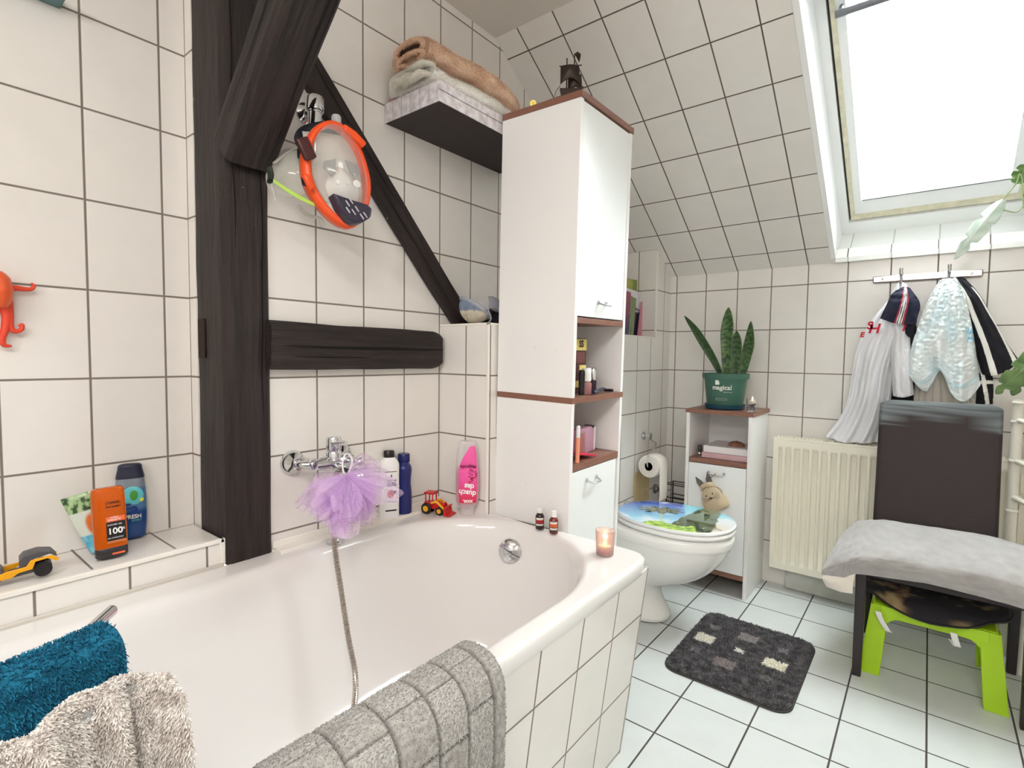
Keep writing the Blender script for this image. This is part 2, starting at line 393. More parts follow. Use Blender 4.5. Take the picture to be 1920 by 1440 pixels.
# far wall and the walls behind the camera
wall('wall_far', [(L, Y0, 0), (L, D + .2, 0), (L, D + .2, ZJ + .02), (L, Y0, ZJ + .02)], uyz, M_wall, (1, 0, 0))
M_w2 = mat('painted_wall', (222, 212, 202), .8)
wall('wall_rear', [(X0, Y0, 0), (X0, 1.6, 0), (X0, 1.6, ZC), (X0, Y0, ZC)], uyz, M_wall, (-1, 0, 0))
wall('wall_right', [(X0, Y0, 0), (L, Y0, 0), (L, Y0, ZC), (X0, Y0, ZC)], uxz, M_wall, (0, -1, 0))
# apron under the tub, leaning inward
YA = .557
wall('trim_8', [(-.62, .627, 0), (1.292, .627, 0), (1.292, YA, .545), (-.62, YA, .545)], lambda p: (p.x - 1.125 + 20 * .1612, p.z * 1.008 - .4165 + 20 * .204), tile_mat('apron_tile', WALLC, GROUT, .1612, .204), (0, 1, .13), .02)
wall('trim_9', [(1.292, .627, 0), (1.292, 1.12, 0), (1.292, 1.12, .545), (1.292, YA, .545)], lambda p: (p.y - 1.12 + 20 * PW, p.z - .545 + 20 * PH), M_wall, (-1, 0, 0), .002)
# grey plastered pipe box at the foot of the far wall, yellowed tile behind the toilet
mb = MB(); mb.box((2.75, -.55, .0), (L, .50, .105)); struct(mb.build('baseboard_far', mat('grey_plaster', (196, 196, 190), .8, nscale=25, ncol=.08, nbump=.3), bevel=.008))
a = W(1189, 888, 1, JY); b = W(1212, 938, 1, JY)
mb = MB(); mb.box((a.x, JY - .004, b.z), (b.x + .02, JY, a.z)); struct(mb.build('trim_10', mat('yellowed_patch', (205, 186, 142), .6, nscale=40, ncol=.1)))
# invented fixtures behind the camera, added to fill the room with light
M_fillglow = mat('fill_glow', (250, 240, 225), .4, emit=(255, 235, 210), estr=1.5)
t = thing('added_ceiling_fixture', 'round opal fill light added behind the viewpoint', 'fill light', (-.35, -.35, ZC))
MB().lathe([(.30, 0), (.31, -.02), (.30, -.035), (.27, -.035)], (-.35, -.35, ZC), 40).build('base', M_white, t)
MB().lathe([(.27, -.035), (.25, -.06), (.15, -.08), (0, -.085)], (-.35, -.35, ZC), 40).build('fill_diffuser', M_fillglow, t)
t = thing('added_rear_fixture', 'long fill light added on the rear wall', 'wall light', (X0, .1, 1.95))
MB().box((X0, -.4, 1.92), (X0 + .05, .6, 1.98)).build('base', M_white, t, bevel=.005)
MB().box((X0 + .05, -.38, 1.925), (X0 + .09, .58, 1.975)).build('fill_diffuser', M_fillglow, t, bevel=.01)

# ================= timbers =================
def wood_mat(name, c, dark):
    M = bpy.data.materials.new(name); M.use_nodes = True; nt = M.node_tree; b = nt.nodes['Principled BSDF']; N = nt.nodes.new; K = nt.links.new
    tc = N('ShaderNodeTexCoord'); mp = N('ShaderNodeMapping'); mp.inputs['Scale'].default_value = (1, 1, .06); K(tc.outputs['Object'], mp.inputs[0])
    n = N('ShaderNodeTexNoise'); n.inputs['Scale'].default_value = 70; n.inputs['Detail'].default_value = 8; n.inputs['Roughness'].default_value = .65; K(mp.outputs[0], n.inputs[0])
    n2 = N('ShaderNodeTexNoise'); n2.inputs['Scale'].default_value = 16; n2.inputs['Detail'].default_value = 3; K(mp.outputs[0], n2.inputs[0])
    cr = N('ShaderNodeValToRGB'); cr.color_ramp.elements[0].position = .35; cr.color_ramp.elements[0].color = lin(dark); cr.color_ramp.elements[1].position = .65; cr.color_ramp.elements[1].color = lin(c); K(n.outputs[0], cr.inputs[0])
    vo = N('ShaderNodeTexVoronoi'); vo.inputs['Scale'].default_value = 34; K(tc.outputs['Object'], vo.inputs[0])
    n3 = N('ShaderNodeTexNoise'); n3.inputs['Scale'].default_value = 5; K(tc.outputs['Object'], n3.inputs[0])
    t1 = N('ShaderNodeMath'); t1.operation = 'LESS_THAN'; t1.inputs[1].default_value = .085; K(vo.outputs[0], t1.inputs[0])
    t2 = N('ShaderNodeMath'); t2.operation = 'GREATER_THAN'; t2.inputs[1].default_value = .60; K(n3.outputs[0], t2.inputs[0])
    t3 = N('ShaderNodeMath'); t3.operation = 'MULTIPLY'; K(t1.outputs[0], t3.inputs[0]); K(t2.outputs[0], t3.inputs[1])
    mxc = N('ShaderNodeMix'); mxc.data_type = 'RGBA'; K(t3.outputs[0], mxc.inputs[0]); K(cr.outputs[0], mxc.inputs[6]); mxc.inputs[7].default_value = lin((176, 168, 158)); K(mxc.outputs[2], b.inputs['Base Color'])
    ad = N('ShaderNodeMath'); ad.operation = 'ADD'; K(n.outputs[0], ad.inputs[0]); K(n2.outputs[0], ad.inputs[1])
    bp = N('ShaderNodeBump'); bp.inputs['Strength'].default_value = 1.0; bp.inputs['Distance'].default_value = .009; K(ad.outputs[0], bp.inputs['Height']); K(bp.outputs[0], b.inputs['Normal'])
    b.inputs['Roughness'].default_value = .55; b.inputs['Specular IOR Level'].default_value = .35
    return M
M_beam = wood_mat('painted_timber', (54, 44, 42), (32, 26, 25))
M_plug = mat('wood_hole', (40, 26, 18), .9)
def beam(name, label, p0, p1, side, hw, hd, seed, chamfer=.012, cracks=(), parent=None, endtaper=0):
    """timber along p0-p1; side = direction of its width; hw, hd half width and half depth; local z along the length"""
    p0 = V(p0); p1 = V(p1); z = (p1 - p0).normalized(); x = V(side); x = (x - z * x.dot(z)).normalized(); y = z.cross(x); ln = (p1 - p0).length
    sec = []
    K = 7
    c = [(hw, hd), (-hw, hd), (-hw, -hd), (hw, -hd)]
    for i in range(4):
        a = V((*c[i], 0)); b = V((*c[(i + 1) % 4], 0)); d = (b - a).normalized()
        for k in range(K + 1): sec.append(a + d * chamfer + (b - a - d * 2 * chamfer) * k / K)
    n = max(12, int(ln / .018)); mb = MB()
    ns = len(sec); vs = []; fs = []
    for j in range(n + 1):
        t = j / n * ln
        for k, s_ in enumerate(sec):
            q = V((s_.x, s_.y, t)); f = noise.noise(V((s_.x * 14, s_.y * 14, t * 3.5)) + V((seed, 0, 0))) * .0035
            g = noise.noise(V((s_.x * 60, s_.y * 60, t * 9)) + V((seed, 5, 0))) * .0016
            r = V((s_.x, s_.y, 0)).normalized() * (f + g)
            for (face, pos, a0, a1, dep) in cracks:     # narrow grooves along the grain
                v = s_.x if face in 'yY' else s_.y; on = (s_.y > hd * .9 if face == 'Y' else s_.y < -hd * .9 if face == 'y' else s_.x > hw * .9 if face == 'X' else s_.x < -hw * .9)
                if on and a0 < t / ln < a1:
                    wv = pos + noise.noise(V((t * 4, seed, 0))) * .006
                    if abs(v - wv) < max(hw, hd) / K * 1.05: r -= V((s_.x, s_.y, 0)).normalized() * 0
            e = 1 - (endtaper * max(0, (t / ln - .93) / .07) ** 2)
            vs.append((q.x * e + r.x, q.y * e + r.y, t))
    for j in range(n):
        for k in range(ns): fs.append((j * ns + k, j * ns + (k + 1) % ns, (j + 1) * ns + (k + 1) % ns, (j + 1) * ns + k))
    fs.append(tuple(range(ns))[::-1]); fs.append(tuple(n * ns + k for k in range(ns)))
    mb.add(vs, fs)
    # cracks as dark, thin wedge-shaped strips cut along the grain
    o = mb.build(name, M_beam, None, auto=50)
    o.matrix_basis = Matrix(((x.x, y.x, z.x, p0.x), (x.y, y.y, z.y, p0.y), (x.z, y.z, z.z, p0.z), (0, 0, 0, 1)))
    tagit(o, label, 'timber')
    mc = MB()
    for (face, pos, a0, a1, dep) in cracks:
        pts = []; m_ = 28
        for k in range(m_ + 1):
            t = (a0 + (a1 - a0) * k / m_) * ln; wv = pos + noise.noise(V((t * 5, seed * 1.7, 0))) * .010
            wd = dep * math.sin(math.pi * (k + .3) / (m_ + .6)) ** .5
            pts.append((t, wv, wd))
        sgn = 1 if face in 'XY' else -1; vs = []; fs = []
        for (t, wv, wd) in pts:
            for s2, dd in ((-1, .0022), (1, .0022), (0, -.004)):
                off = (hd if face in 'Yy' else hw) + dd
                q = (wv + s2 * wd, sgn * off, t) if face in 'Yy' else (sgn * off, wv + s2 * wd, t)
                vs.append(q)
        for k in range(len(pts) - 1):
            a = k * 3; fs += [(a, a + 3, a + 4, a + 1)]
        mc.add(vs, fs)
    if cracks:
        oc = mc.build('crack', mat('crack_dark', (14, 10, 9), .95), None, smooth=False); oc.parent = o
    return o
post = beam('timber_post', 'thick dark brown painted vertical timber post rising from the bathtub rim', (.6155, 1.415, .573), (.6155, 1.415, ZC), (1, 0, 0), .0575, .082, 1, .01,
     cracks=(('y', .036, .2, .62, .0022), ('X', -.05, .1, .5, .002), ('y', -.03, .45, .95, .002)))
# worn hole in the post's left flank
mh = MB(); a = W(375, 592, 0, .556); mh.box((.5545, 1.44, 1.085), (.5575, 1.478, 1.185)); mh.build('mortise_hole', M_plug, None).parent = post
col.objects['mortise_hole'].matrix_parent_inverse = post.matrix_basis.inverted()
# brace running from the post up and toward the room
bz0, bz1 = V((.6155, 1.42, 1.44)), V((.6155, .74, 2.18))
beam('timber_brace', 'thick dark diagonal brace leaning out of the post toward the room', (.6155, 1.345, 1.585), (.6155, .695, 2.235), (1, 0, 0), .058, .052, 7, .012,
     cracks=(('X', .02, .1, .95, .003), ('x', .0, .1, .9, .003), ('y', .03, .02, .9, .0028), ('y', .045, .3, .98, .002)))
# brace lying in the wall
q0 = (W(600, 105, 1, 1.335) + W(565, 170, 1, 1.335)) / 2; q1 = (W(862, 548, 1, 1.335) + W(832, 600, 1, 1.335)) / 2
dd = (q1 - q0).normalized(); q0 = q0 - dd * .3; q1 = q1 + dd * ((1.208 - q1.z) / dd.z + .0)
q0.y = q1.y = 1.332
wb = beam('timber_brace', 'narrow dark diagonal brace lying flat in the tiled wall beside the mask', q0, q1, (1, 0, 1), .043, .014, 13, .006, cracks=(('Y', .01, .2, .6, .0022), ('Y', -.012, .5, .95, .002)))
# cross beam with a long crack and a rounded end
cb = beam('timber_beam', 'short dark horizontal timber beam below the diagonal brace', (.66, 1.33, 1.1205), (1.262, 1.33, 1.1155), (0, 0, 1), .0625, .024, 21, .014, endtaper=.16,
     cracks=(('Y', .002, .05, .99, .0045), ('Y', -.025, .1, .5, .0018), ('y', .002, .05, .99, .0045), ('y', -.025, .1, .5, .0018)))

# narrow step along the wall behind the tub rim
struct(MB().box((.676, 1.300, RIM - .003), (1.2825, D - .0005, RIM + .009)).build('trim_13', M_trim, bevel=.002))
# ================= bathtub =================
M_enamel = mat('white_enamel', (234, 231, 229), .12, coat=.3)
M_chrome = mat('chrome', (215, 217, 220), .08, 1)
M_chrome2 = mat('worn_chrome', (170, 170, 170), .22, 1)
tub = thing('bathtub', 'large white built-in bathtub with a tiled apron and chrome overflow knob', 'bathtub', (.4, .95, 0))
XC, YC, AX, BY, XL = .93, .93, .36, .325, -.30
def tub_in(k, s, dx=0, dy=0):   # inner contour, s = inset
    ph = k
    pass
def contour(n=160):
    """list of (inner point, outer point) pairs round the rim"""
    out = []; xr, y0, y1 = 1.312, .556, D - .002
    def outer(cx, a):
        dx, dy = math.cos(a), math.sin(a); A = (xr - cx) if dx > 0 else (cx + .62); B = (y1 - YC) if dy > 0 else (YC - y0); e = 16
        r = ((abs(dx) / A) ** e + (abs(dy) / B) ** e) ** (-1 / e); return V((cx + dx * r, YC + dy * r, 0))
    m = 70
    for i in range(m + 1):
        a = -math.pi / 2 + math.pi * i / m; out.append((V((XC + AX * math.cos(a), YC + BY * math.sin(a), 0)), outer(XC, a)))
    for i in range(1, 30):
        x = XC + (XL - XC) * i / 30; out.append((V((x, YC + BY, 0)), V((x, y1, 0))))
    for i in range(m + 1):
        a = math.pi / 2 + math.pi * i / m; out.append((V((XL + .25 * math.cos(a), YC + BY * math.sin(a), 0)), outer(XL, a)))
    for i in range(1, 30):
        x = XL + (XC - XL) * i / 30; out.append((V((x, YC - BY, 0)), V((x, y0, 0))))
    return out
CT = contour(); mb = MB(); nC = len(CT)
rings = []
cen = V((.42, YC, 0))
def ringp(mode, a, z):
    r = []
    for pi, po in CT:
        if mode == 'o': d = (po - pi).normalized(); p = po - d * a
        else:
            c = V((min(max(pi.x, XL), XC), YC, 0)); d = (pi - c).normalized(); p = pi - d * a
            sl = a / BY
        r.append(V((p.x, p.y, z)))
    rings.append(r)
ringp('o', .004, RIM - .042); ringp('o', 0, RIM - .036); ringp('o', 0, RIM - .018); ringp('o', 0, RIM - .010); ringp('o', .003, RIM - .003); ringp('o', .009, RIM); ringp('o', .014, RIM)
ringp('i', -.022, RIM); ringp('i', -.012, RIM - .0004); ringp('i', -.003, RIM - .003); ringp('i', .007, RIM - .012); ringp('i', .013, RIM - .03); ringp('i', .022, RIM - .08); ringp('i', .045, RIM - .2); ringp('i', .075, RIM - .33)
ringp('i', .1, .20); ringp('i', .14, .165); ringp('i', .2, .152); ringp('i', .31, .148)
for k in range(len(rings) - 1):
    o = len(mb.v); mb.v += rings[k] + rings[k + 1]; mb.c += [(1, 1, 1)] * (2 * nC)
    for i in range(nC): j = (i + 1) % nC; mb.f.append((o + i, o + j, o + nC + j, o + nC + i))
o = len(mb.v); mb.v += rings[-1]; mb.c += [(1, 1, 1)] * nC; mb.f.append(tuple(range(o, o + nC)))
ob = mb.build('basin', M_enamel, tub, auto=60)
import bmesh
bm = bmesh.new(); bm.from_mesh(ob.data); bmesh.ops.remove_doubles(bm, verts=bm.verts, dist=1e-5); bmesh.ops.recalc_face_normals(bm, faces=bm.faces); bm.to_mesh(ob.data); bm.free()
kn = V((1.262, 1.0, .492)); ax = V((-.86, -.42, .18))
mk = MB(); mk.lathe([(.034, -.012), (.037, .002), (.036, .016), (.026, .024), (0, .026)], kn, 36, ax=ax); mk.box((-.0015, -.036, .0), (.0015, .036, .027), M=Matrix.Translation(kn) @ V((0, 0, 1)).rotation_difference(ax.normalized()).to_matrix().to_4x4())
kk = mk.build('overflow_knob', M_chrome, tub)
# thin chipped spot and scratch on the rim are dirt; sealing strip along the walls
struct(MB().box((.675, D - .006, RIM - .004), (1.283, D, RIM + .024)).build('trim_11', M_trim, bevel=.002))
struct(MB().box((-.6, D - .006, RIM - .004), (.553, D + .001, RIM + .005)).build('trim_12', mat('silicone', (208, 202, 192), .4), bevel=.002))

# ================= mixer tap with hose =================
tap = thing('bath_mixer_tap', 'chrome bath mixer tap on the tiled wall above the tub', 'tap', (.81, D, .80))
yb = 1.262; zb = .803
for x in (.733, .883):
    MB().lathe([(.034, 0), (.0345, -.004), (.028, -.016), (.017, -.026), (.0155, -.034)], (x, D - .001, zb), 32, ax=(0, 1, 0)).build('wall_rosette', M_chrome, tap)
for x, xe in ((.733, .757), (.883, .862)):
    mb = MB(); mb.tube([(x, D - .03, zb), (x, D - .05, zb), (xe, yb + .012, zb), (xe, yb, zb)], .0105, 16)
    mb.lathe([(.0155, -.008), (.0165, -.004), (.0165, .010), (.0155, .014)], (xe, yb + .016, zb), 6, ax=(0, 1, 0)); mb.build('connector', M_chrome, tap)
mb = MB(); mb.tube([(.752, yb, zb), (.77, yb, zb), (.79, yb, zb), (.83, yb, zb), (.85, yb, zb), (.868, yb, zb)], [.013, .017, .021, .021, .017, .013], 24)
mb.lathe([(.021, 0), (.021, .02), (.019, .024)], (.808, yb, zb + .008), 28); mb.build('tap_body', M_chrome, tap)
mb = MB(); mb.lathe([(.0185, 0), (.0205, .004), (.0205, .030), (.018, .036), (.0, .0375)], (.808, yb, zb + .034), 28)
mb.tube([(.80, yb - .012, zb + .055), (.795, yb - .05, zb + .064), (.79, yb - .085, zb + .068)], [.009, .007, .006], 12, flat=.6); mb.build('lever', M_chrome, tap)
mb = MB(); mb.tube([(.808, yb - .01, zb - .01), (.812, yb - .05, zb - .012), (.818, yb - .095, zb - .02), (.820, yb - .105, zb - .04)], [.014, .013, .0125, .012], 16); mb.build('spout', M_chrome, tap)
mb = MB(); mb.cyl((.845, yb - .012, zb + .004), (.853, yb - .045, zb + .002), .011, 16); mb.ball((.855, yb - .052, zb + .002), .0125, 16); mb.build('diverter_knob', M_chrome, tap)
# hose: out of the holder, behind the sponge and down into the tub
hose = MB()
hp = [W(632, 885, 1, 1.235), W(626, 915, 1, 1.2), W(624, 965, 1, 1.17), W(628, 1030, 1, 1.165), W(640, 1110, 1, 1.15), W(653, 1195, 1, 1.125), W(666, 1265, 1, 1.09), W(664, 1325, 1, 1.045), W(652, 1375, 1, .99), W(640, 1420, 1, .94)]
hp = [p for p in hp]
hose.tube(hp, .0064, 14, smooth=26)
ho = hose.build('shower_hose', mat('hose_metal', (176, 168, 160), .28, .9), None, loc=hp[3]); tagit(ho, 'flexible metal shower hose hanging from the tap into the tub', 'shower hose')
# ribs of the hose
mbr = MB(); P = []
for i in range(len(hp) - 1):
    for k in range(26): P.append(crs(hp, i, k / 26))
acc = 0; last = P[0]
for i in range(1, len(P) - 1):
    acc += (P[i] - P[i - 1]).length
    if acc > .0052:
        acc = 0; t = (P[i + 1] - P[i - 1]).normalized(); mbr.lathe([(.0064, -.0016), (.0078, -.0008), (.0078, .0008), (.0064, .0016)], P[i], 10, ax=t)
tb = mbr.build('hose_rib', mat('hose_rib', (214, 206, 196), .25, 1), ho); tb['kind'] = 'stuff'
# holder fitting standing at the back of the rim
sf = thing('hose_fitting', 'small chrome hose fitting on the back rim of the tub', 'fitting', (.815, 1.272, RIM))
MB().lathe([(.022, 0), (.022, .006), (.016, .010), (.013, .014), (.013, .02), (0, .022)], (.815, 1.272, RIM), 24).build('flange', M_chrome, sf)

# ================= chrome shower holder high on the wall =================
sh = thing('shower_holder', 'chrome wall holder for a hand shower under the dark braces', 'shower holder', (.80, D, 1.79))
a = W(590, 195, 1, 1.27); b = W(594, 245, 1, 1.26); c = W(600, 268, 1, 1.26)
MB().lathe([(.030, 0), (.030, .006), (.022, .014), (.014, .02)], (a.x + .02, D - .001, a.z), 28, ax=(0, -1, 0)).build('wall_rosette', M_chrome, sh)
mb = MB(); mb.cyl((a.x + .02, D - .015, a.z), (a.x + .002, 1.275, a.z), .013)
mb.lathe([(.0225, -.018), (.0235, -.014), (.0235, .012), (.020, .018), (0, .019)], a, 32); mb.lathe([(.0175, 0), (.0175, .052), (.0195, .052), (.0195, .056)], (a.x, a.y, a.z - .075), 32)
mb.lathe([(.0105, 0), (.0115, .06), (.0165, .064)], (a.x + .001, a.y, a.z - .137), 24); mb.build('holder_arm', M_chrome, sh)

# ================= loofah =================
M_tulle = bpy.data.materials.new('lilac_net'); M_tulle.use_nodes = True; nt = M_tulle.node_tree; nt.nodes.clear()
o_ = nt.nodes.new('ShaderNodeOutputMaterial'); mx = nt.nodes.new('ShaderNodeMixShader'); df = nt.nodes.new('ShaderNodeBsdfDiffuse'); tl = nt.nodes.new('ShaderNodeBsdfTranslucent'); m2 = nt.nodes.new('ShaderNodeMixShader'); tp = nt.nodes.new('ShaderNodeBsdfTransparent')
df.inputs[0].default_value = lin((240, 212, 246)); tl.inputs[0].default_value = lin((244, 222, 252)); m2.inputs[0].default_value = .45
nt.links.new(df.outputs[0], m2.inputs[1]); nt.links.new(tl.outputs[0], m2.inputs[2])
uvn = nt.nodes.new('ShaderNodeTexCoord'); vn = nt.nodes.new('ShaderNodeTexVoronoi'); vn.feature = 'DISTANCE_TO_EDGE'; vn.inputs['Scale'].default_value = 420; nt.links.new(uvn.outputs['Object'], vn.inputs[0])
mr = nt.nodes.new('ShaderNodeMapRange'); mr.inputs['From Min'].default_value = .02; mr.inputs['From Max'].default_value = .22; mr.inputs['To Min'].default_value = .62; mr.inputs['To Max'].default_value = .08; nt.links.new(vn.outputs[0], mr.inputs[0])
nt.links.new(mr.outputs[0], mx.inputs[0]); nt.links.new(tp.outputs[0], mx.inputs[1]); nt.links.new(m2.outputs[0], mx.inputs[2]); nt.links.new(mx.outputs[0], o_.inputs[0])
lc = W(650, 902, 1, 1.15)
loof = thing('bath_sponge', 'lilac net bath sponge hanging by a cord from the mixer tap', 'bath sponge', lc)
rnd = random.Random(4)
mb = MB()
for k in range(46):
    # direction fan: mostly down and sideways
    a = rnd.uniform(-1.15, 1.15) if k % 3 else rnd.uniform(-1.75, 1.75)
    el = rnd.uniform(-.7, .8)
    d = V((math.sin(a) * math.cos(el), -math.sin(el) * .85 , -math.cos(a) * math.cos(el))).normalized()
    ln = rnd.uniform(.085, .128) * (1.0 + .18 * abs(math.sin(a))); sd = d.cross(V((rnd.uniform(-.4, .4), 1, rnd.uniform(-.4, .4)))).normalized(); nn = d.cross(sd)
    wdt = rnd.uniform(.036, .066); f1 = rnd.uniform(2, 4); f2 = rnd.uniform(0, 6.3); cb_ = rnd.uniform(-.025, .025); rf = rnd.uniform(.007, .012)
    if k > 38: a = rnd.uniform(-.5, .45); d = V((math.sin(a), -.25, -math.cos(a))).normalized(); ln = rnd.uniform(.12, .165)
    sd = d.cross(V((rnd.uniform(-.4, .4), 1, rnd.uniform(-.4, .4)))).normalized(); nn = d.cross(sd)
    st = lc + V((0, 0, .012))
    def fn(u, v):
        x = (u - .5) * 2; s_ = v; ww = wdt * (.10 + .95 * s_ ** .7) * (1 - .55 * max(0, s_ - .72) / .28 * abs(x))
        rr = ln * s_ * (1 - .22 * x * x * s_); rip = math.sin(x * f1 * 3.14 + f2) * rf * (.25 + s_) + math.sin(x * f1 * 7 + f2 * 2) * rf * .3 * s_
        cur = cb_ * math.sin(s_ * 2.6) - .02 * s_ ** 3 * (1 if k % 2 else -1)
        return st + d * rr + sd * x * ww + nn * (rip + cur)
    mb.grid(fn, 26, 16)
mb.build('net_layers', M_tulle, loof, auto=0)
mb = MB(); cp = W(650, 868, 1, 1.19)
mb.tube([lc, W(643, 880, 1, 1.18), W(643, 862, 1, 1.19), W(650, 850, 1, 1.2), W(660, 862, 1, 1.19), W(655, 885, 1, 1.17), lc], .0026, 8, smooth=8); mb.build('cord', mat('white_cord', (235, 228, 236), .7), loof)
# ================= tall cabinet =================
M_lam = mat('white_laminate', (240, 239, 238), .3)
M_lamd = mat('white_door', (244, 247, 247), .22)
M_dw = mat('brown_board', (134, 92, 76), .4, nscale=26, ncol=.16, stretch=(1, 12, 12))
M_alu = mat('brushed_metal', (190, 192, 196), .3, 1)
M_screw = mat('screw_cap', (238, 232, 230), .4)
TCM = Matrix.Translation((1.3358, .8475, 0)) @ Euler((.0236, -.0135, .0046)).to_matrix().to_4x4()
tc_ = thing('tall_cabinet', 'tall narrow white bathroom cabinet with brown boards standing at the tub end', 'cabinet', (1.3358, .8475, 0))
w_, d_ = .33, .289; PT = .016
def part(name, a, b, m, parent, M, bev=.0008):
    return MB(M).box(a, b).build(name, m, parent, smooth=False, bevel=bev)
zm = .9767
for x in (0, w_ - PT):
    part('side_panel', (x, 0, .008), (x + PT, d_, zm - .018), M_lam, tc_, TCM); part('side_panel', (x, 0, zm), (x + PT, d_, 1.838), M_lam, tc_, TCM)
part('middle_board', (-.001, -.001, zm - .018), (w_ + .001, d_, zm), M_dw, tc_, TCM)
part('top_board', (-.002, -.004, 1.8385), (w_ + .002, d_, 1.857), M_dw, tc_, TCM)
part('shelf', (PT, .0, 1.200), (w_ - PT, d_ - .004, 1.217), M_dw, tc_, TCM)
part('shelf', (PT, .0, .750), (w_ - PT, d_ - .004, .770), M_dw, tc_, TCM)
part('shelf', (PT, .0, .06), (w_ - PT, d_ - .004, .076), M_dw, tc_, TCM)
part('back_panel', (PT, d_ - .004, .06), (w_ - PT, d_, 1.838), M_lam, tc_, TCM)
du = part('door', (PT + .002, .002, 1.221), (w_ - PT - .002, .018, 1.835), M_lamd, tc_, TCM, .0015)
dl = part('door', (PT + .002, .002, .08), (w_ - PT - .010, .018, .747), M_lamd, tc_, TCM, .0015)
def bow_handle(parent, cx, z, M, wd=.05):
    mb = MB(M); pts = [(cx - wd / 2, .002, z + .006), (cx - wd / 2 + .004, -.014, z), (cx - wd / 4, -.022, z - .001), (cx + wd / 4, -.022, z - .001), (cx + wd / 2 - .004, -.014, z), (cx + wd / 2, .002, z + .006)]
    mb.tube(pts, .0042, 10, flat=.6)
    for sx in (-1, 1): mb.lathe([(.007, 0), (.005, .006)], (cx + sx * wd / 2, .003, z + .006), 14, ax=(0, -1, 0))
    mb.build('handle', M_alu, parent)
bow_handle(du, .165, 1.262, TCM); bow_handle(dl, .135, .703, TCM, .062)
for (y, z) in ((.14, 1.115 + .01), (.06, 1.115), (.16, .69), (.06, .65)):
    MB(TCM).lathe([(.005, 0), (.0045, .0012)], (0, y, z), 16, ax=(-1, 0, 0)).build('screw_cap', M_screw, tc_)
# ---- small cabinet ----
scab = thing('small_cabinet', 'low white cabinet with brown top beside the radiator', 'cabinet', (2.63, .76, 0))
SX0, SX1, SY0, SY1, SZ = 2.487, 2.783, .606, .902, .858
I4 = Matrix()
part('side_panel', (SX0, SY0, 0), (SX1, SY0 + PT, SZ - .018), M_lam, scab, I4); part('side_panel', (SX0, SY1 - PT, 0), (SX1, SY1, SZ - .018), M_lam, scab, I4)
part('top_board', (SX0 - .006, SY0 - .006, SZ - .018), (SX1, SY1 + .004, SZ), M_dw, scab, I4)
part('shelf', (SX0, SY0 + PT, .605), (SX1 - .006, SY1 - PT, .625), M_dw, scab, I4)
part('shelf', (SX0, SY0 + PT, .085), (SX1 - .006, SY1 - PT, .105), M_dw, scab, I4)
part('back_panel', (SX1 - .006, SY0 + PT, .085), (SX1, SY1 - PT, SZ - .018), M_lam, scab, I4)
sd_ = part('door', (SX0 - .002, SY0 + PT + .002, .108), (SX0 + .014, SY1 - PT - .002, .602), M_lamd, scab, I4, .0015)
SM = Matrix.Translation((SX0 - .004, .754, 0)) @ Matrix.Rotation(R(-90), 4, 'Z')
bow_handle(sd_, 0, .560, SM, .07)

# ================= toilet =================
M_cer = mat('white_ceramic', (243, 242, 240), .1, coat=.4)
TX, TYF, TYB = 2.085, .560, JY
toi = thing('toilet', 'white toilet with a palm beach picture on its closed lid', 'toilet', (TX, .84, 0))
def tout(w, yf, yb, n=56, pw=2.3):   # outline of seat/bowl, front at yf
    o = []; ym = yf + (yb - yf) * .46
    for i in range(n):
        a = 2 * math.pi * i / n; cx, sy = math.cos(a), math.sin(a)
        if sy < 0: x = w * abs(cx) ** (2 / 2.15) * (1 if cx > 0 else -1); y = ym + (ym - yf) * -abs(sy) ** (2 / 2.1)
        else: x = w * abs(cx) ** (2 / pw) * (1 if cx > 0 else -1) * (1 - .16 * sy); y = ym + (yb - ym) * abs(sy) ** (2 / 3.2)
        o.append((TX + x, y))
    return o
def loft(mb, secs, cap0=True, cap1=True):
    n = len(secs[0][0]); o = len(mb.v)
    for pts, z in secs:
        for x, y in pts: mb.v.append(V((x, y, z))); mb.c.append((1, 1, 1))
    for k in range(len(secs) - 1):
        for i in range(n): j = (i + 1) % n; mb.f.append((o + k * n + i, o + k * n + j, o + (k + 1) * n + j, o + (k + 1) * n + i))
    if cap0: mb.f.append(tuple(o + i for i in range(n))[::-1])
    if cap1: mb.f.append(tuple(o + (len(secs) - 1) * n + i for i in range(n)))
mb = MB()
loft(mb, [(tout(.100, .80, 1.06), 0), (tout(.098, .80, 1.06), .02), (tout(.085, .835, 1.05), .07), (tout(.080, .855, 1.05), .12), (tout(.088, .84, 1.06), .15), (tout(.105, .77, 1.08), .175), (tout(.128, .70, 1.10), .205), (tout(.150, .645, 1.117), .245),
  (tout(.168, .607, 1.117), .29), (tout(.178, .583, 1.117), .33), (tout(.184, .571, 1.117), .36), (tout(.186, .567, 1.117), .364), (tout(.189, .562, 1.117), .37), (tout(.190, .560, 1.117), .405), (tout(.186, .566, 1.117), .412)])
mb.build('bowl', M_cer, toi, sub=1, auto=180)
mb = MB(); loft(mb, [(tout(.180, .566, 1.02), .415), (tout(.187, .559, 1.03), .419), (tout(.188, .558, 1.03), .430), (tout(.184, .563, 1.02), .434)])
mb.build('seat', mat('seat_plastic', (246, 246, 245), .18), toi, auto=60)
lid = MB(); loft(lid, [(tout(.182, .562, 1.02), .437), (tout(.188, .557, 1.03), .440), (tout(.188, .557, 1.03), .448), (tout(.185, .561, 1.025), .4525)], cap1=False)
lido = lid.build('lid', mat('lid_edge', (240, 242, 242), .15), toi, auto=60)
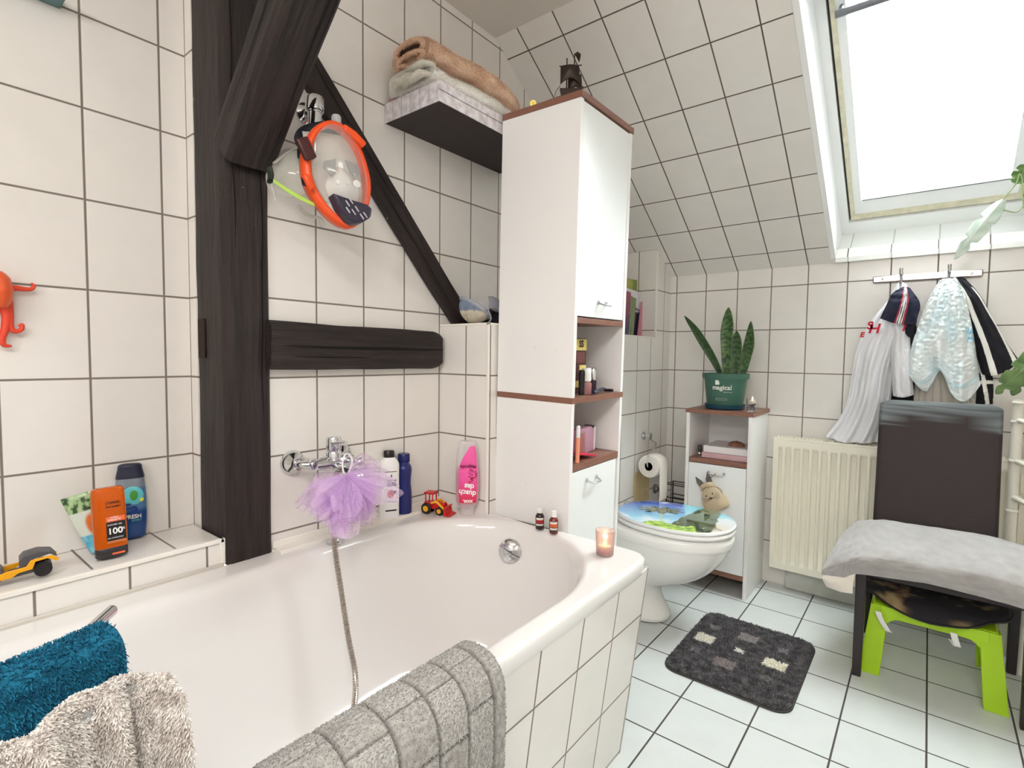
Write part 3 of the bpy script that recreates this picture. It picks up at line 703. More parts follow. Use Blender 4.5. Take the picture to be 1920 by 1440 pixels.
def lidcol(x, y):
    # a along the picture, b up in it (the print runs a little askew on the lid)
    p, q = (1.03 - y), (x - TX)
    a, b = p * .917 + q * .4, -p * .4 + q * .917
    nz = noise.fractal(V((x * 40, y * 40, 0)), 1, 2, 4) * .5; n2 = noise.fractal(V((x * 14, y * 14, 7)), 1, 2, 3)
    sky = mixc(C8(150, 214, 238), C8(58, 96, 196), (b + .20) / .26 + nz * .12)
    c = mixc(sky, C8(240, 244, 250), max(0, (-.14 - b) * 9 + n2 * .9))
    c = mixc(c, C8(232, 240, 250), max(0, n2 * 1.3 - .35))
    if a > .26:
        c = mixc(C8(110, 206, 228), C8(206, 224, 230), (-.02 - b) * 8 + nz)
        if b < -.10 + nz * .05: c = mixc(C8(214, 220, 222), C8(222, 204, 176), (-.16 - b) * 8 + nz * 1.4)
        if b < -.22 and abs(n2) > .25: c = C8(176, 166, 150)
    rb = .335 + (b + .3) * .26 + nz * .02
    if .20 < a < rb and b < -.215 + (a - .20) * 1.85 + nz * .03 and b > -.36: c = mixc(C8(30, 56, 44), C8(112, 128, 92), .42 + nz * 1.5 + (b + .2) * .8)
    if .085 < a < .285 and b < -.225 + .02 * math.sin((a - .085) * 30) + nz * .035: c = mixc(C8(44, 110, 22), C8(206, 236, 110), .5 + nz * 1.7)
    if abs(a - .163) < .0035 and -.25 < b < -.07: c = C8(170, 204, 130)
    da, db = a - .163, b + .052
    ang = math.atan2(db * 1.8, da); rad = math.hypot(da, db * 1.8)
    if rad < .098 * (.50 + .5 * abs(math.cos(ang * 4.5 + .6))): c = mixc(C8(44, 60, 44), C8(132, 138, 108), .45 + nz * 1.6)
    if a < .05 and b < -.20 + nz * .1: c = C8(30, 74, 66)
    return c
mb = MB(); rr_ = tout(.185, .561, 1.025, 220); cen = V((TX, .80, 0)); nr = 90
for k in range(nr + 1):
    t = 1 - k / nr
    for x, y in rr_:
        px_, py_ = cen.x + (x - cen.x) * t, cen.y + (y - cen.y) * t
        mb.v.append(V((px_, py_, .4525 + .005 * (1 - t ** 2) ** .7))); mb.c.append(lidcol(px_, py_))
n = len(rr_)
for k in range(nr):
    for i in range(n): j = (i + 1) % n; mb.f.append((k * n + i, k * n + j, (k + 1) * n + j, (k + 1) * n + i))
lp = mb.build('lid_picture', mat('lid_print', (255, 255, 255), .06, vcol=True, coat=.6), lido, auto=60)
for x in (-.075, .075): MB().cyl((TX + x, 1.045, .413), (TX + x, 1.045, .447), .014, 20).build('hinge', M_chrome, toi)
for (x, y) in ((-.165, .75), (.165, .75), (-.12, .62), (.12, .62)): MB().box((TX + x - .012, y - .006, .434), (TX + x + .012, y + .006, .4375)).build('buffer', M_lamd, toi)

# ================= paper holder, roll, brush rosette, wire rack =================
ph = thing('paper_holder', 'chrome toilet paper holder arm on the tiled wall', 'paper holder', (2.47, JY, .69))
p0 = V((2.475, JY - .001, .705))
mb = MB(); mb.lathe([(.020, 0), (.020, .006), (.014, .012), (.009, .016)], p0, 28, ax=(0, -1, 0)); mb.lathe([(.009, .012), (.012, .03), (.019, .034), (.019, .042), (0, .05)], p0, 24, ax=(0, -1, 0)); mb.build('wall_rosette', M_chrome, ph)
rc = W(1224, 872, 1, 1.045)
mb = MB(); mb.tube([p0 + V((0, -.03, 0)), p0 + V((.01, -.04, -.02)), p0 + V((.045, -.05, -.035)), V((rc.x + .055, 1.06, rc.z + .078))], .0042, 10)
e = V((rc.x - .055, 1.045, rc.z + .0)); mb.tube([V((rc.x + .055, 1.06, rc.z + .078)), V((rc.x + .0, 1.05, rc.z + .075)), V((rc.x - .05, 1.045, rc.z + .06)), e + V((-.010, 0, .03)), e + V((-.006, 0, .004)), e + V((.02, 0, 0)), e + V((.11, 0, 0))], .0036, 10); mb.ball((rc.x + .055, 1.06, rc.z + .078), .008, 12)
mb.build('holder_arm', M_chrome, ph)
M_paper = mat('toilet_paper', (240, 234, 226), .9, nscale=160, nbump=.3)
tp = thing('toilet_paper_roll', 'white toilet paper roll with its sheet hanging to the lid', 'toilet paper', rc)
mb = MB(); mb.lathe([(.0205, -.05), (.052, -.05), (.0545, -.047), (.0545, .047), (.052, .05), (.0205, .05), (.0205, -.05)], rc, 48, ax=(1, 0, 0)); mb.build('roll', M_paper, tp)
MB().lathe([(.0205, -.049), (.0205, .049), (.0190, .049), (.0190, -.049), (.0205, -.049)], rc, 32, ax=(1, 0, 0)).build('core', mat('cardboard', (136, 108, 88), .8), tp)
f = cgrid([[(rc.x - .048, rc.y + yy, rc.z + zz), (rc.x, rc.y + yy, rc.z + zz), (rc.x + .048, rc.y + yy, rc.z + zz)] for yy, zz in ((-.02, .052), (-.045, .034), (-.056, .0), (-.056, -.06), (-.058, -.12), (-.054, -.165))])
MB().grid(f, 8, 40).build('hanging_sheet', M_paper, tp, solid=.0008)
br = thing('brush_holder_mount', 'round chrome wall mount behind the hanging toilet paper', 'wall mount', (2.62, JY, .41))
a = W(1227, 916, 1, JY)
mb = MB(); mb.lathe([(.026, 0), (.026, .008), (.018, .012), (.016, .02), (.008, .024)], (a.x, JY - .0005, a.z), 28, ax=(0, -1, 0)); mb.build('rosette', M_chrome2, br)
mb = MB(); mb.cyl((a.x, JY - .02, a.z), (a.x, JY - .055, a.z), .006); mb.tube([(a.x + .03, JY - .08, a.z), (a.x, JY - .055, a.z), (a.x - .03, JY - .08, a.z)], .003, 8); mb.build('ring_arm', M_chrome2, br)
wr = thing('wire_rack', 'black wire rack standing in the corner behind the toilet', 'rack', (2.735, 1.0, 0))
M_bw = mat('black_wire', (40, 36, 34), .4)
for sx, sy in ((-1, -1), (1, -1), (1, 1), (-1, 1)):
    MB().cyl((2.715 + sx * .045, 1.01 + sy * .055, 0), (2.715 + sx * .045, 1.01 + sy * .055, .43), .0032, 8).build('upright', M_bw, wr)
for z in (.10, .24, .34, .36, .43):
    mb = MB(); c_ = [(2.67, .955), (2.76, .955), (2.76, 1.065), (2.67, 1.065), (2.67, .955)]
    mb.tube([(x, y, z) for x, y in c_], .0026, 8, smooth=1); mb.build('hoop', M_bw, wr)

# ================= animal bag on the small cabinet door =================
M_jute = mat('jute', (196, 178, 150), .95, nscale=420, nbump=.5, ncol=.12)
bag = thing('animal_bag', 'small jute pouch with an animal face hanging from the cabinet door handle', 'bag', (2.455, .73, .45))
b0 = W(1335, 915, 0, 2.455); b1 = W(1362, 968, 0, 2.455); axd = (b1 - b0).normalized()
sdv = axd.cross(V((1, 0, 0))).normalized()
mb = MB()
prof = [(.0, .012), (.03, .030), (.10, .034), (.22, .030), (.3, .036), (.45, .047), (.65, .058), (.85, .060), (.96, .054), (1.0, .040)]
Lb = .135; bs = W(1322, 905, 0, 2.452)
def pr(t):
    for k in range(len(prof) - 1):
        if t <= prof[k + 1][0]: q = (t - prof[k][0]) / (prof[k + 1][0] - prof[k][0]); return prof[k][1] * (1 - q) + prof[k + 1][1] * q
    return prof[-1][1]
def fbag(u, v):
    a = 2 * math.pi * u; r = pr(v) * (1 + .05 * math.sin(a * 5 + v * 9) * (1 - v)); return bs + axd * Lb * v + sdv * math.cos(a) * r + V((1, 0, 0)) * math.sin(a) * r * .42
mb.grid(fbag, 40, 24, cu=True); o = len(mb.v); mb.add([fbag(i / 40, 1) for i in range(40)], [tuple(range(40))]); bo = mb.build('pouch', M_jute, bag, auto=60)
M_felt = mat('grey_felt', (112, 106, 104), .95)
for sx in (-1, 1):
    e0 = bs + sdv * sx * .018 + axd * .012; tip = e0 - axd * .050 + sdv * (.012 * sx + .004) + V((-.012, 0, .004)); q = sdv * .014
    mb = MB(); mb.add([e0 - q, e0 + q, e0 + q * .9 + (tip - e0) * .5 + V((-.004, 0, 0)), tip, e0 - q * .9 + (tip - e0) * .5 + V((-.004, 0, 0))], [(0, 1, 2, 3, 4)]); mb.build('ear', M_felt, bag, solid=.003, smooth=False)
M_blk = mat('black_bead', (22, 18, 18), .2)
fc = bs + axd * .06 - V((.021, 0, 0))
for sx in (-1, 1): MB().ball(fc + sdv * sx * .016 + axd * -.004 + V((.0, 0, 0)), .0035, 12).build('eye', M_blk, bag)
MB().ball(fc + axd * .012 - V((.003, 0, 0)), .006, 12, sc=(.6, 1.1, .8)).build('nose', M_blk, bag)
for sx in (-1, 1):
    for k in (-1, 0, 1): MB().tube([fc + axd * .014 + sdv * sx * .006 - V((.003, 0, 0)), fc + axd * (.014 + k * .006) + sdv * sx * .024 - V((.005, 0, 0)), fc + axd * (.010 + k * .012) + sdv * sx * .042 - V((-.002, 0, 0))], .0005, 5, smooth=4).build('whisker', M_blk, bag)
mb = MB(); mb.tube([bs + axd * .03 + sdv * .034, bs + axd * .02 + V((-.018, 0, 0)), bs + axd * .03 - sdv * .034], .0022, 6, smooth=6); mb.build('draw_cord', mat('jute_cord', (150, 124, 92), .9), bag)
hz = V((SX0 - .026, .753, .561))
mb = MB(); mb.tube([bs + axd * .01, (bs + hz) / 2 + V((-.004, 0, 0)), hz + V((-.004, 0, .002)), hz + V((.006, 0, .007))], .0022, 6, smooth=6); mb.tube([bs + axd * .03 + sdv * .03, bs + axd * .05 + sdv * .05, bs + axd * .085 + sdv * .048], .0018, 6); mb.build('hanging_cord', mat('jute_cord', (150, 124, 92), .9), bag)

# ================= on and in the small cabinet =================
gp = V((2.60, .745, SZ)); a = W(1318, 698, 0, 2.60); b = W(1406, 698, 0, 2.60); RT = abs(a.y - b.y) / 2 * .98; HT = W(1360, 700, 0, 2.6).z - SZ
gp.y = (a.y + b.y) / 2
pl = thing('snake_plant', 'snake plant in a green plastic pot standing on the low cabinet', 'potted plant', gp)
M_pot = mat('green_pot', (58, 100, 84), .4)
mb = MB(); mb.lathe([(0, .012), (RT * .74, .012), (RT * .76, .02), (RT * .91, HT - .024), (RT * .99, HT - .024), (RT, HT), (RT * .95, HT), (RT * .92, HT - .02), (0, HT - .02)], gp, 48); pot = mb.build('pot', M_pot, pl)
MB().lathe([(0, 0.0005), (RT * .74, 0), (RT * .84, .006), (RT * .88, .024), (RT * .85, .024), (RT * .80, .010), (0, .009)], gp, 48).build('saucer', mat('blue_saucer', (24, 70, 92), .3), pl)
MB().lathe([(RT * .9, HT - .018), (0, HT - .014)], gp, 30).build('soil', mat('soil', (52, 40, 32), .95, nscale=60, nbump=.8), pl)
PM = frame(gp, R(-90)) ; yawp = math.atan2(-gp.y, -gp.x) + math.pi / 2
PM = frame(gp, yawp)
M_pw = mat('pot_print', (226, 232, 226), .6)
rt_ = RT * .91
text('lettering', 'agical', .030, PM @ Matrix.Translation((-.004, -rt_ + .003, HT * .62)), M_pw, pot, .0006, bold=.0006)
text('lettering', 'm', .030, PM @ Matrix.Translation((-.045, -rt_ + .012, HT * .62)) @ Matrix.Rotation(R(-26), 4, 'Z'), M_pw, pot, .0006, bold=.0006)
MB(PM).box((-.044, -rt_ + .006, HT * .70), (-.026, -rt_ + .0135, HT * .82), M=None).build('price_label', mat('paper_label', (220, 222, 216), .7), pot)
text('lettering', 'plants & nature', .006, PM @ Matrix.Translation((.012, -rt_ + .0035, HT * .50)), M_pw, pot, .0005)
mb = MB(PM); zz = HT * .30
for q in (((-.04, zz - .004), (.008, zz - .0035)), ((-.04, zz + .0035), (.008, zz + .004)), ((-.0405, zz - .004), (-.040, zz + .004)), ((.008, zz - .004), (.0085, zz + .004))): mb.box((q[0][0], -rt_ * .93, q[0][1]), (q[1][0], -rt_ * .93 + .014, q[1][1]))
mb.build('label_outline', M_pw, pot)
def leafcol(dark):
    def cf(u, v):
        e = abs(u - .5) * 2; n_ = noise.noise(V((u * 2.2, v * 26, dark * 9.0))); k = .5 + .5 * math.sin(v * 60 + n_ * 5 + e * 2)
        return mixc(C8(40, 66, 38), C8(98, 134, 74), k * (.8 - dark * .5) - .1) if e < .9 else C8(88, 118, 70)
    return cf
def sleaf(pts, wd, tw=0, dark=0, face=V((-1, 0, 0))):
    pts = [V(p) for p in pts]
    def fn(u, v):
        a = v * (len(pts) - 1); i = min(int(a), len(pts) - 2); p = crs(pts, i, a - i); t = (crs(pts, i, min(1, a - i + .02)) - crs(pts, i, max(0, a - i - .02)))
        t = t.normalized() if t.length > 0 else V((0, 0, 1)); s_ = t.cross(face).normalized(); nn = s_.cross(t)
        prof_ = (.55 + .45 * math.sin(min(1, v / .55) * math.pi / 2)) * (1 - max(0, (v - .55) / .45) ** 2.2)
        x = (u - .5) * 2; ww = wd * max(prof_, .02); ang = tw * v
        return p + (s_ * math.cos(ang) + nn * math.sin(ang)) * x * ww + nn * (1 - x * x) * -.18 * ww + nn * .02 * wd
    mb = MB(); mb.grid(fn, 10, 70, cf=leafcol(dark)); return mb
M_leaf = mat('snake_leaf', (70, 100, 60), .35, vcol=True)
X_ = 2.60
def lf(px): return [W(x, y, 0, X_ + o) for x, y, o in px]
for pts, wd, tw, dk in (([(1362, 702, 0), (1362, 640, 0), (1364, 610, .01), (1366, 576, .01)], .030, .1, 0), ([(1377, 702, .01), (1380, 660, .01), (1381, 620, .01)], .027, .1, .35), ([(1392, 702, .02), (1400, 665, .02), (1405, 640, .02), (1408, 602, .02)], .027, .5, .1),
   ([(1350, 700, .01), (1338, 675, 0), (1322, 648, -.01), (1303, 618, -.01), (1283, 592, -.01)], .021, .15, .9)):
    sleaf(lf(pts), wd, tw, dk).build('leaf', M_leaf, pl, solid=.0022, soff=0)
# glass with gravel and a lit tea light
M_glassc = mat('clear_glass', (255, 255, 255), .03, trans=1, ior=1.45)
M_frost = mat('frosted_glass', (246, 226, 222), .35, trans=.9, ior=1.3)
M_flame = mat('flame', (255, 200, 120), .5, emit=(255, 196, 110), estr=5)
cg = W(1410, 772, 2, SZ); cg = V((2.525, cg.y * 2.525 / cg.x, SZ + .0005))
g = thing('candle_glass', 'small clear candle glass with dark beads beside the green pot', 'candle glass', cg)
MB().lathe([(.0, .001), (.020, .001), (.026, .062), (.0245, .062), (.0190, .006), (0, .006)], cg, 32).build('glass', M_glassc, g)
mb = MB(); rnd = random.Random(3)
for k in range(90):
    a = rnd.uniform(0, 6.28); z = rnd.uniform(.010, .038); r = rnd.uniform(.3, 1) * (.0155 + z * .09 - .002); mb.ball(cg + V((r * math.cos(a), r * math.sin(a), z)), .0028, 6, col=rnd.choice([C8(60, 44, 66), C8(150, 130, 160), C8(40, 34, 44), C8(200, 190, 196)]))
b_ = mb.build('beads', mat('glass_beads', (100, 90, 110), .15, vcol=True), g); b_['kind'] = 'stuff'
MB().lathe([(0, .042), (.015, .042), (.015, .052), (0, .051)], cg, 20).build('tea_light', mat('wax', (246, 236, 220), .5, sss=.2), g)
MB().lathe([(0, .052), (.0035, .056), (.0025, .064), (0, .072)], cg, 12).build('flame', M_flame, g)
# on the small cabinet's shelf
bz = .625
wb_ = MB(); wb_.box((2.53, .628, .651), (2.74, .832, .683)).build('white_box', mat('box_white', (232, 226, 226), .5), bevel=.002)
tagit(col.objects['white_box'], 'flat white box under the brown stone in the low cabinet', 'box')
MB().box((2.522, .63, bz + .0005), (2.74, .838, .6505)).build('pink_box', mat('box_pink', (206, 170, 176), .5), bevel=.002); tagit(col.objects['pink_box'], 'flat pink box at the bottom of the pile in the low cabinet', 'box')
mb = MB(); mb.grid(lambda u, v: (lambda a, b: V((2.60, .70, .6835)) + V((.030 * math.cos(a) * math.sin(b), .038 * math.sin(a) * math.sin(b), .024 * max(0, math.cos(b)) ** .8 * (1 + .25 * noise.noise(V((a * 1.5, b * 3, 0)))))))(2 * math.pi * u, math.pi / 2 * v), 28, 12, cu=True)
mb.build('stone', mat('brown_stone', (134, 92, 74), .8, nscale=80, ncol=.2, nbump=.6)); tagit(col.objects['stone'], 'small brown stone lying on the flat white box', 'stone')
o = thing('small_bottle', 'small dark bottle with silver cap beside the pink and white boxes', 'bottle', (2.57, .860, bz))
MB().lathe([(.011, 0), (.012, .004), (.012, .012), (.009, .016)], (2.57, .862, bz + .0005), 20).build('body', M_chrome, o); MB().lathe([(.009, .016), (.009, .048), (.006, .052)], (2.57, .862, bz), 20).build('cap', mat('dark_cap', (60, 50, 48), .3), o)

# ================= inside the tall cabinet =================
zs = zm + .0008
def TCp(x, y, z): return TCM @ V((x, y, z))
M_box1 = mat('dye_box', (70, 30, 28), .35); M_gold = mat('gold_label', (216, 196, 112), .4)
bx = thing('hair_dye_box', 'tall dark red hair colour box with a yellow label in the cabinet niche', 'box', TCp(.05, .1, zs))
part('carton', (.112, .065, zs), (.186, .105, zs + .178), M_box1, bx, TCM, .0005)
part('top_label', (.1118, .0646, zs + .140), (.1862, .0652, zs + .176), M_gold, bx, TCM, 0); part('mid_label', (.145, .0646, zs + .072), (.1862, .0652, zs + .092), M_gold, bx, TCM, 0)
MB(TCM).prism([(.1118, zs + .02), (.1862, zs + .02), (.1862, zs + .072), (.178, zs + .068), (.168, zs + .044), (.1118, zs + .040)], .0646, .0652).build('swoosh_label', M_gold, bx, smooth=False)
text('lettering', 'SS', .030, TCM @ Matrix.Translation((.152, .0640, zs + .160)), mat('ink', (50, 36, 20), .5), bx, .0003, bold=.0012)
part('window_print', (.124, .0646, zs + .100), (.176, .0652, zs + .134), mat('portrait_print', (110, 60, 58), .4), bx, TCM, 0)
nb = thing('nail_polish_bottle', 'small pink bottle with a white cap in front of the dark red box', 'bottle', TCp(.06, .05, zs))
MB(TCM).lathe([(0, 0), (.016, 0), (.017, .004), (.017, .036), (.010, .042), (0, .042)], (.142, .035, zs), 24).build('body', mat('pink_liquid', (206, 150, 154), .1, trans=.5), nb)
MB(TCM).lathe([(.014, .042), (.0145, .046), (.0145, .082), (.013, .084), (0, .084)], (.142, .035, zs), 24).build('cap', mat('cap_white', (238, 236, 234), .3), nb)
kb = thing('perfume_bottle', 'slim bottle with a shiny silver cap beside the pink one', 'bottle', TCp(.1, .05, zs))
MB(TCM).lathe([(0, 0), (.011, 0), (.011, .042), (0, .042)], (.212, .05, zs), 20).build('body', mat('dark_violet', (60, 44, 60), .1), kb)
MB(TCM).lathe([(.0125, .042), (.0135, .046), (.0135, .072), (.011, .080), (.005, .083), (0, .083)], (.212, .05, zs), 24).build('cap', M_chrome, kb)
db = MB(TCM).lathe([(0, 0), (.009, 0), (.010, .07), (.008, .078), (.0, .080)], (.112, .035, zs), 18).build('dark_tube', mat('black_plastic', (24, 22, 24), .3), None, loc=TCp(.112, .035, zs)); tagit(db, 'thin black cosmetic tube at the left edge of the cabinet niche', 'cosmetic tube')
rz = thing('razor', 'dark blue razor lying on the middle board of the tall cabinet', 'razor', TCp(.12, .03, zs))
MB(TCM).tube([(.135, .004, zs + .008), (.17, .006, zs + .012), (.21, .012, zs + .016), (.24, .016, zs + .012), (.262, .018, zs + .010)], [.006, .0075, .007, .005, .004], 12, flat=.7).build('razor_handle', mat('navy_plastic', (30, 40, 70), .2), rz)
part('razor_head', (.258, .004, zs + .002), (.272, .036, zs + .012), mat('black_plastic', (24, 22, 24), .3), rz, TCM, .002)
z2 = .7708
cs_ = thing('pink_case', 'clear pink plastic case standing at the back of the lower niche', 'case', TCp(.1, .16, z2))
CMx = TCM @ Matrix.Translation((.205, .075, z2)) @ Matrix.Rotation(R(6), 4, 'Z')
MB(CMx).box((-.075, -.014, 0), (.065, .014, .088)).build('case_body', mat('pink_clear', (214, 160, 186), .15, trans=.35), cs_, smooth=False, bevel=.003)
MB(CMx).box((.052, -.0148, .004), (.0655, .0145, .084)).build('printed_edge', mat('white_print', (240, 228, 232), .4), cs_, smooth=False); MB(CMx).box((-.070, -.0146, .004), (-.02, -.0142, .074)).build('printed_sleeve', mat('brown_print', (150, 100, 96), .4), cs_, smooth=False)
MB(CMx).box((.035, -.015, .082), (.052, .015, .090)).build('clasp', M_blk, cs_, smooth=False)
rcd = MB(TCM @ Matrix.Translation((.105, .045, z2 + .0022)) @ Euler((R(0), R(10), R(-8))).to_matrix().to_4x4()).box((-.025, -.03, .014), (.070, .03, .019)).build('red_folder', mat('red_plastic', (206, 40, 70), .25), None, smooth=False, bevel=.001, loc=TCp(.045, .05, z2)); tagit(rcd, 'flat red folder leaning in the lower cabinet niche', 'folder')
st_ = thing('lip_care_stick', 'thin white and orange tube at the left edge of the lower niche', 'tube', TCp(.02, .01, z2))
MB(TCM).lathe([(0, 0), (.0065, 0), (.0065, .078), (0, .078)], (.062, .012, z2), 16, col=lambda k, a: (1, 1, 1)).build('body', mat('orange_pink', (236, 150, 120), .35), st_); MB(TCM).lathe([(.006, .078), (.0065, .112), (.003, .116), (0, .116)], (.062, .012, z2), 16).build('cap', mat('cap_white', (238, 236, 234), .3), st_)

# ================= on top of the tall cabinet =================
zt = 1.8575
sp_ = TCp(.02, .05, zt)
ship = thing('model_ship', 'small dark metal model of a sailing ship on the tall cabinet', 'ship model', sp_)
M_iron = mat('dark_metal', (62, 52, 48), .45, .7)
SMx = frame(sp_ + V((.012, .01, 0)), math.atan2(-.85, -1.35) + math.pi / 2)
MB(SMx).prism([(-.030, .030), (-.024, .006), (.026, .004), (.040, .034), (.028, .028)], -.010, .010).build('hull', M_iron, ship, bevel=.002)
def sail(x0, x1, z0, z1, y, bul):
    return MB(SMx).grid(lambda u, v: V((x0 + (x1 - x0) * u * (1 - .08 * v) + .01 * v * 0, y - bul * math.sin(math.pi * u) * (.5 + .5 * math.sin(math.pi * v)), z0 + (z1 - z0) * v - (.012 * math.sin(math.pi * u) * (v - 1)) * -1 * 0 + .012 * math.sin(math.pi * u) * (1 - v))), 14, 10)
sail(-.028, .030, .036, .088, -.016, .014).build('sail', M_iron, ship, solid=.0012, soff=0); sail(-.006, .036, .022, .072, .004, .012).build('sail', M_iron, ship, solid=.0012, soff=0)
for x, h in ((-.010, .118), (.012, .130)): MB(SMx).cyl((x, 0, .02), (x, 0, h), .0018, 8).build('mast', M_iron, ship)
MB(SMx).tube([(-.032, -.014, .089), (.034, -.014, .089)], .0014, 6, smooth=1).build('yard', M_iron, ship); MB(SMx).prism([(.012, .130), (.030, .124), (.026, .104), (.030, .128), (.020, .136)], -.0006, .0006).build('flag', M_iron, ship)
MB(SMx).box((-.012, -.012, 0.0003), (.016, .012, .008)).build('base', M_iron, ship)
MB(SMx).tube([(-.028, -.01, .036), (-.040, -.012, .020), (-.044, -.012, .004)], .0009, 5).build('rigging', M_iron, ship)
tk = TCp(.006, .178, zt)
tkn = thing('brass_ring', 'tiny round brass trinket on the front edge of the tall cabinet', 'trinket', tk)
tkM = frame(tk + V((.004, 0, 0)))
MB(tkM).lathe([(.006, -.003), (.0095, -.003), (.0095, .003), (.006, .003), (.006, -.003)], (0, 0, .010), 24, ax=(0, 1, .1)).build('ring', mat('brass', (190, 170, 90), .3, .9), tkn); MB(tkM).lathe([(.0045, -.002), (.0045, .002)], (0, .0, .011), 16, ax=(0, 1, .1)).build('centre', mat('brass', (190, 170, 90), .3, .9), tkn)
MB(tkM).lathe([(.003, 0.0005), (.003, .012)], (.016, 0, 0), 10).build('pin', M_chrome, tkn)
# ================= radiator =================
M_rad = mat('cream_enamel', (240, 236, 220), .3)
rad = thing('radiator', 'cream panel radiator on the far wall behind the brown chair', 'radiator', (2.72, .13, .11))
RY0, RY1, RZ0, RZ1, RX = -.31, .555, .108, .728, 2.700
mb = MB(); prof = []; per = .0365; y = RY0 + .022
def ry(u):  # pressed flutes across the panel
    return u
nY = 940; cols = []
for i in range(nY + 1):
    yy = RY0 + (RY1 - RY0) * i / nY; cols.append(yy)
def rx(yy, zz):
    ph = ((yy - RY0 - .02) / per) % 1
    q_ = min(abs(ph - .5), .5); f = 1 if q_ < .26 else (0 if q_ > .36 else (.36 - q_) / .10)
    ez = min(1, max(0, (zz - RZ0 - .035) / .012)) * min(1, max(0, (RZ1 - .040 - zz) / .012))
    ey = 1 if RY0 + .02 < yy < RY1 - .02 else 0
    return RX - .0125 * (1 - f * ez * ey) if ey else RX - .0125
zz_ = [RZ0, RZ0 + .004, RZ0 + .03, RZ0 + .036, RZ0 + .042, RZ0 + .048, .3, .5, RZ1 - .052, RZ1 - .046, RZ1 - .040, RZ1 - .03, RZ1 - .004, RZ1]
mb.grid(lambda u, v: V((rx(cols[int(round(u * nY))], zz_[int(round(v * (len(zz_) - 1)))]) + (.005 if v in (0, 1) else 0), cols[int(round(u * nY))], zz_[int(round(v * (len(zz_) - 1)))])), nY, len(zz_) - 1)
mb.box((RX + .003, RY0, RZ0), (RX + .016, RY1, RZ1)); mb.build('front_panel', M_rad, rad, auto=50)
MB().box((RX + .04, RY0, RZ0), (RX + .052, RY1, RZ1 - .01)).build('rear_panel', M_rad, rad, bevel=.002)
MB().box((RX - .013, RY1, RZ0 + .002), (RX + .054, RY1 + .003, RZ1 + .006)).build('side_cover', M_rad, rad, bevel=.001); MB().box((RX - .013, RY0 - .003, RZ0 + .002), (RX + .054, RY0, RZ1 + .006)).build('side_cover', M_rad, rad, bevel=.001)
mb = MB()
for k in range(58): y = RY0 + .008 + k * .0148; mb.box((RX - .010, y, RZ1 + .001), (RX + .052, y + .006, RZ1 + .005))
mb.box((RX - .013, RY0, RZ1 - .002), (RX - .008, RY1, RZ1 + .007)); mb.box((RX + .049, RY0, RZ1 - .002), (RX + .054, RY1, RZ1 + .007)); mb.build('top_grille', M_rad, rad, smooth=False)
MB().box((RX + .052, -.2, .2), (L - .0005, -.16, .6)).build('bracket', M_rad, rad, smooth=False); MB().box((RX + .052, .40, .2), (L - .0005, .44, .6)).build('bracket', M_rad, rad, smooth=False)

# ================= chair =================
M_cl = mat('brown_leather', (52, 40, 40), .5, nscale=110, nbump=.25, spec=.35)
M_leg = mat('dark_leg', (38, 31, 33), .4)
def chaircol(u, v, z):
    n_ = noise.fractal(V((u * 5, v * 22, 1.3)), 1, 2, 5); k = (z - .885 + n_ * .035 + abs(u - .5) ** 3 * .35) / .02
    return mixc(C8(42, 31, 31), mixc(C8(72, 76, 78), C8(112, 118, 120), .5 + noise.noise(V((u * 9, v * 160, 0))) * 1.1), k)
ch = thing('dining_chair', 'dark brown leather dining chair with a worn grey top edge by the radiator', 'chair', (2.36, -.05, 0))
CY0, CY1 = -.29, .168; cy = -.035
mb = MB()
HB = .545
def bk(u, v, side):
    z = .40 + HB * v; x = 2.505 + .085 * v + .012 * math.sin(v * 3.1); hw = .176 + .006 * v
    y = cy + hw * (1 - 2 * u); e = .0
    return x, y, z
pts = []; nb_, nh = 26, 70
mat_back = mat('worn_leather', (70, 54, 52), .62, vcol=True, nscale=110, nbump=.25)
def bfront(s, v):   # s 0..1 round the section: front, side, rear, side
    z = .40 + HB * v; x = 2.505 + .085 * v; hw = .184; th = .034
    r_ = .016; cz = max(0, (v - .955) / .045)
    hw2 = hw - .03 * (1 - math.sqrt(max(0, 1 - cz * cz))); th2 = th * (1 - .45 * cz * cz)
    o = rrect(2 * hw2, th2, min(r_, th2 / 2 - .001), 6); n = len(o); a = s * n; i = int(a) % n; f = a - int(a); p, q = o[i], o[(i + 1) % n]
    return V((x + (p[1] * (1 - f) + q[1] * f), cy + p[0] * (1 - f) + q[0] * f, z - .012 * cz * cz * (abs(p[0]) / hw) ** 6))
N_ = 112
mb.grid(lambda u, v: bfront(u, v), N_, 90, cu=True, cf=lambda u, v: chaircol(.5 + (bfront(u, v).y - cy) / .37, v, .40 + HB * v))
mb.add([bfront(i / N_, 1) for i in range(N_)], [tuple(range(N_))], C8(110, 114, 116)); mb.build('backrest', mat_back, ch, auto=60)
mb = MB(); mb.box((2.145, CY0 + .0, .385), (2.53, CY1, .448)); mb.build('seat', M_cl, ch, bevel=.014, bseg=4)
MB().box((2.155, CY0 + .01, .355), (2.52, CY1 - .01, .385)).build('seat_frame', M_leg, ch, smooth=False, bevel=.002)
for x, y in ((2.135, .134), (2.135, -.292), (2.50, .134), (2.50, -.292)):
    mb = MB(); mb.add([(x + .002, y + .006, 0), (x + .030, y + .006, 0), (x + .030, y + .032, 0), (x + .002, y + .032, 0), (x, y + .002, .385), (x + .034, y + .002, .385), (x + .034, y + .034, .385), (x, y + .034, .385)], [(0, 3, 2, 1), (4, 5, 6, 7), (0, 1, 5, 4), (1, 2, 6, 5), (2, 3, 7, 6), (3, 0, 4, 7)])
    mb.build('leg', M_leg, ch, smooth=False, bevel=.003)

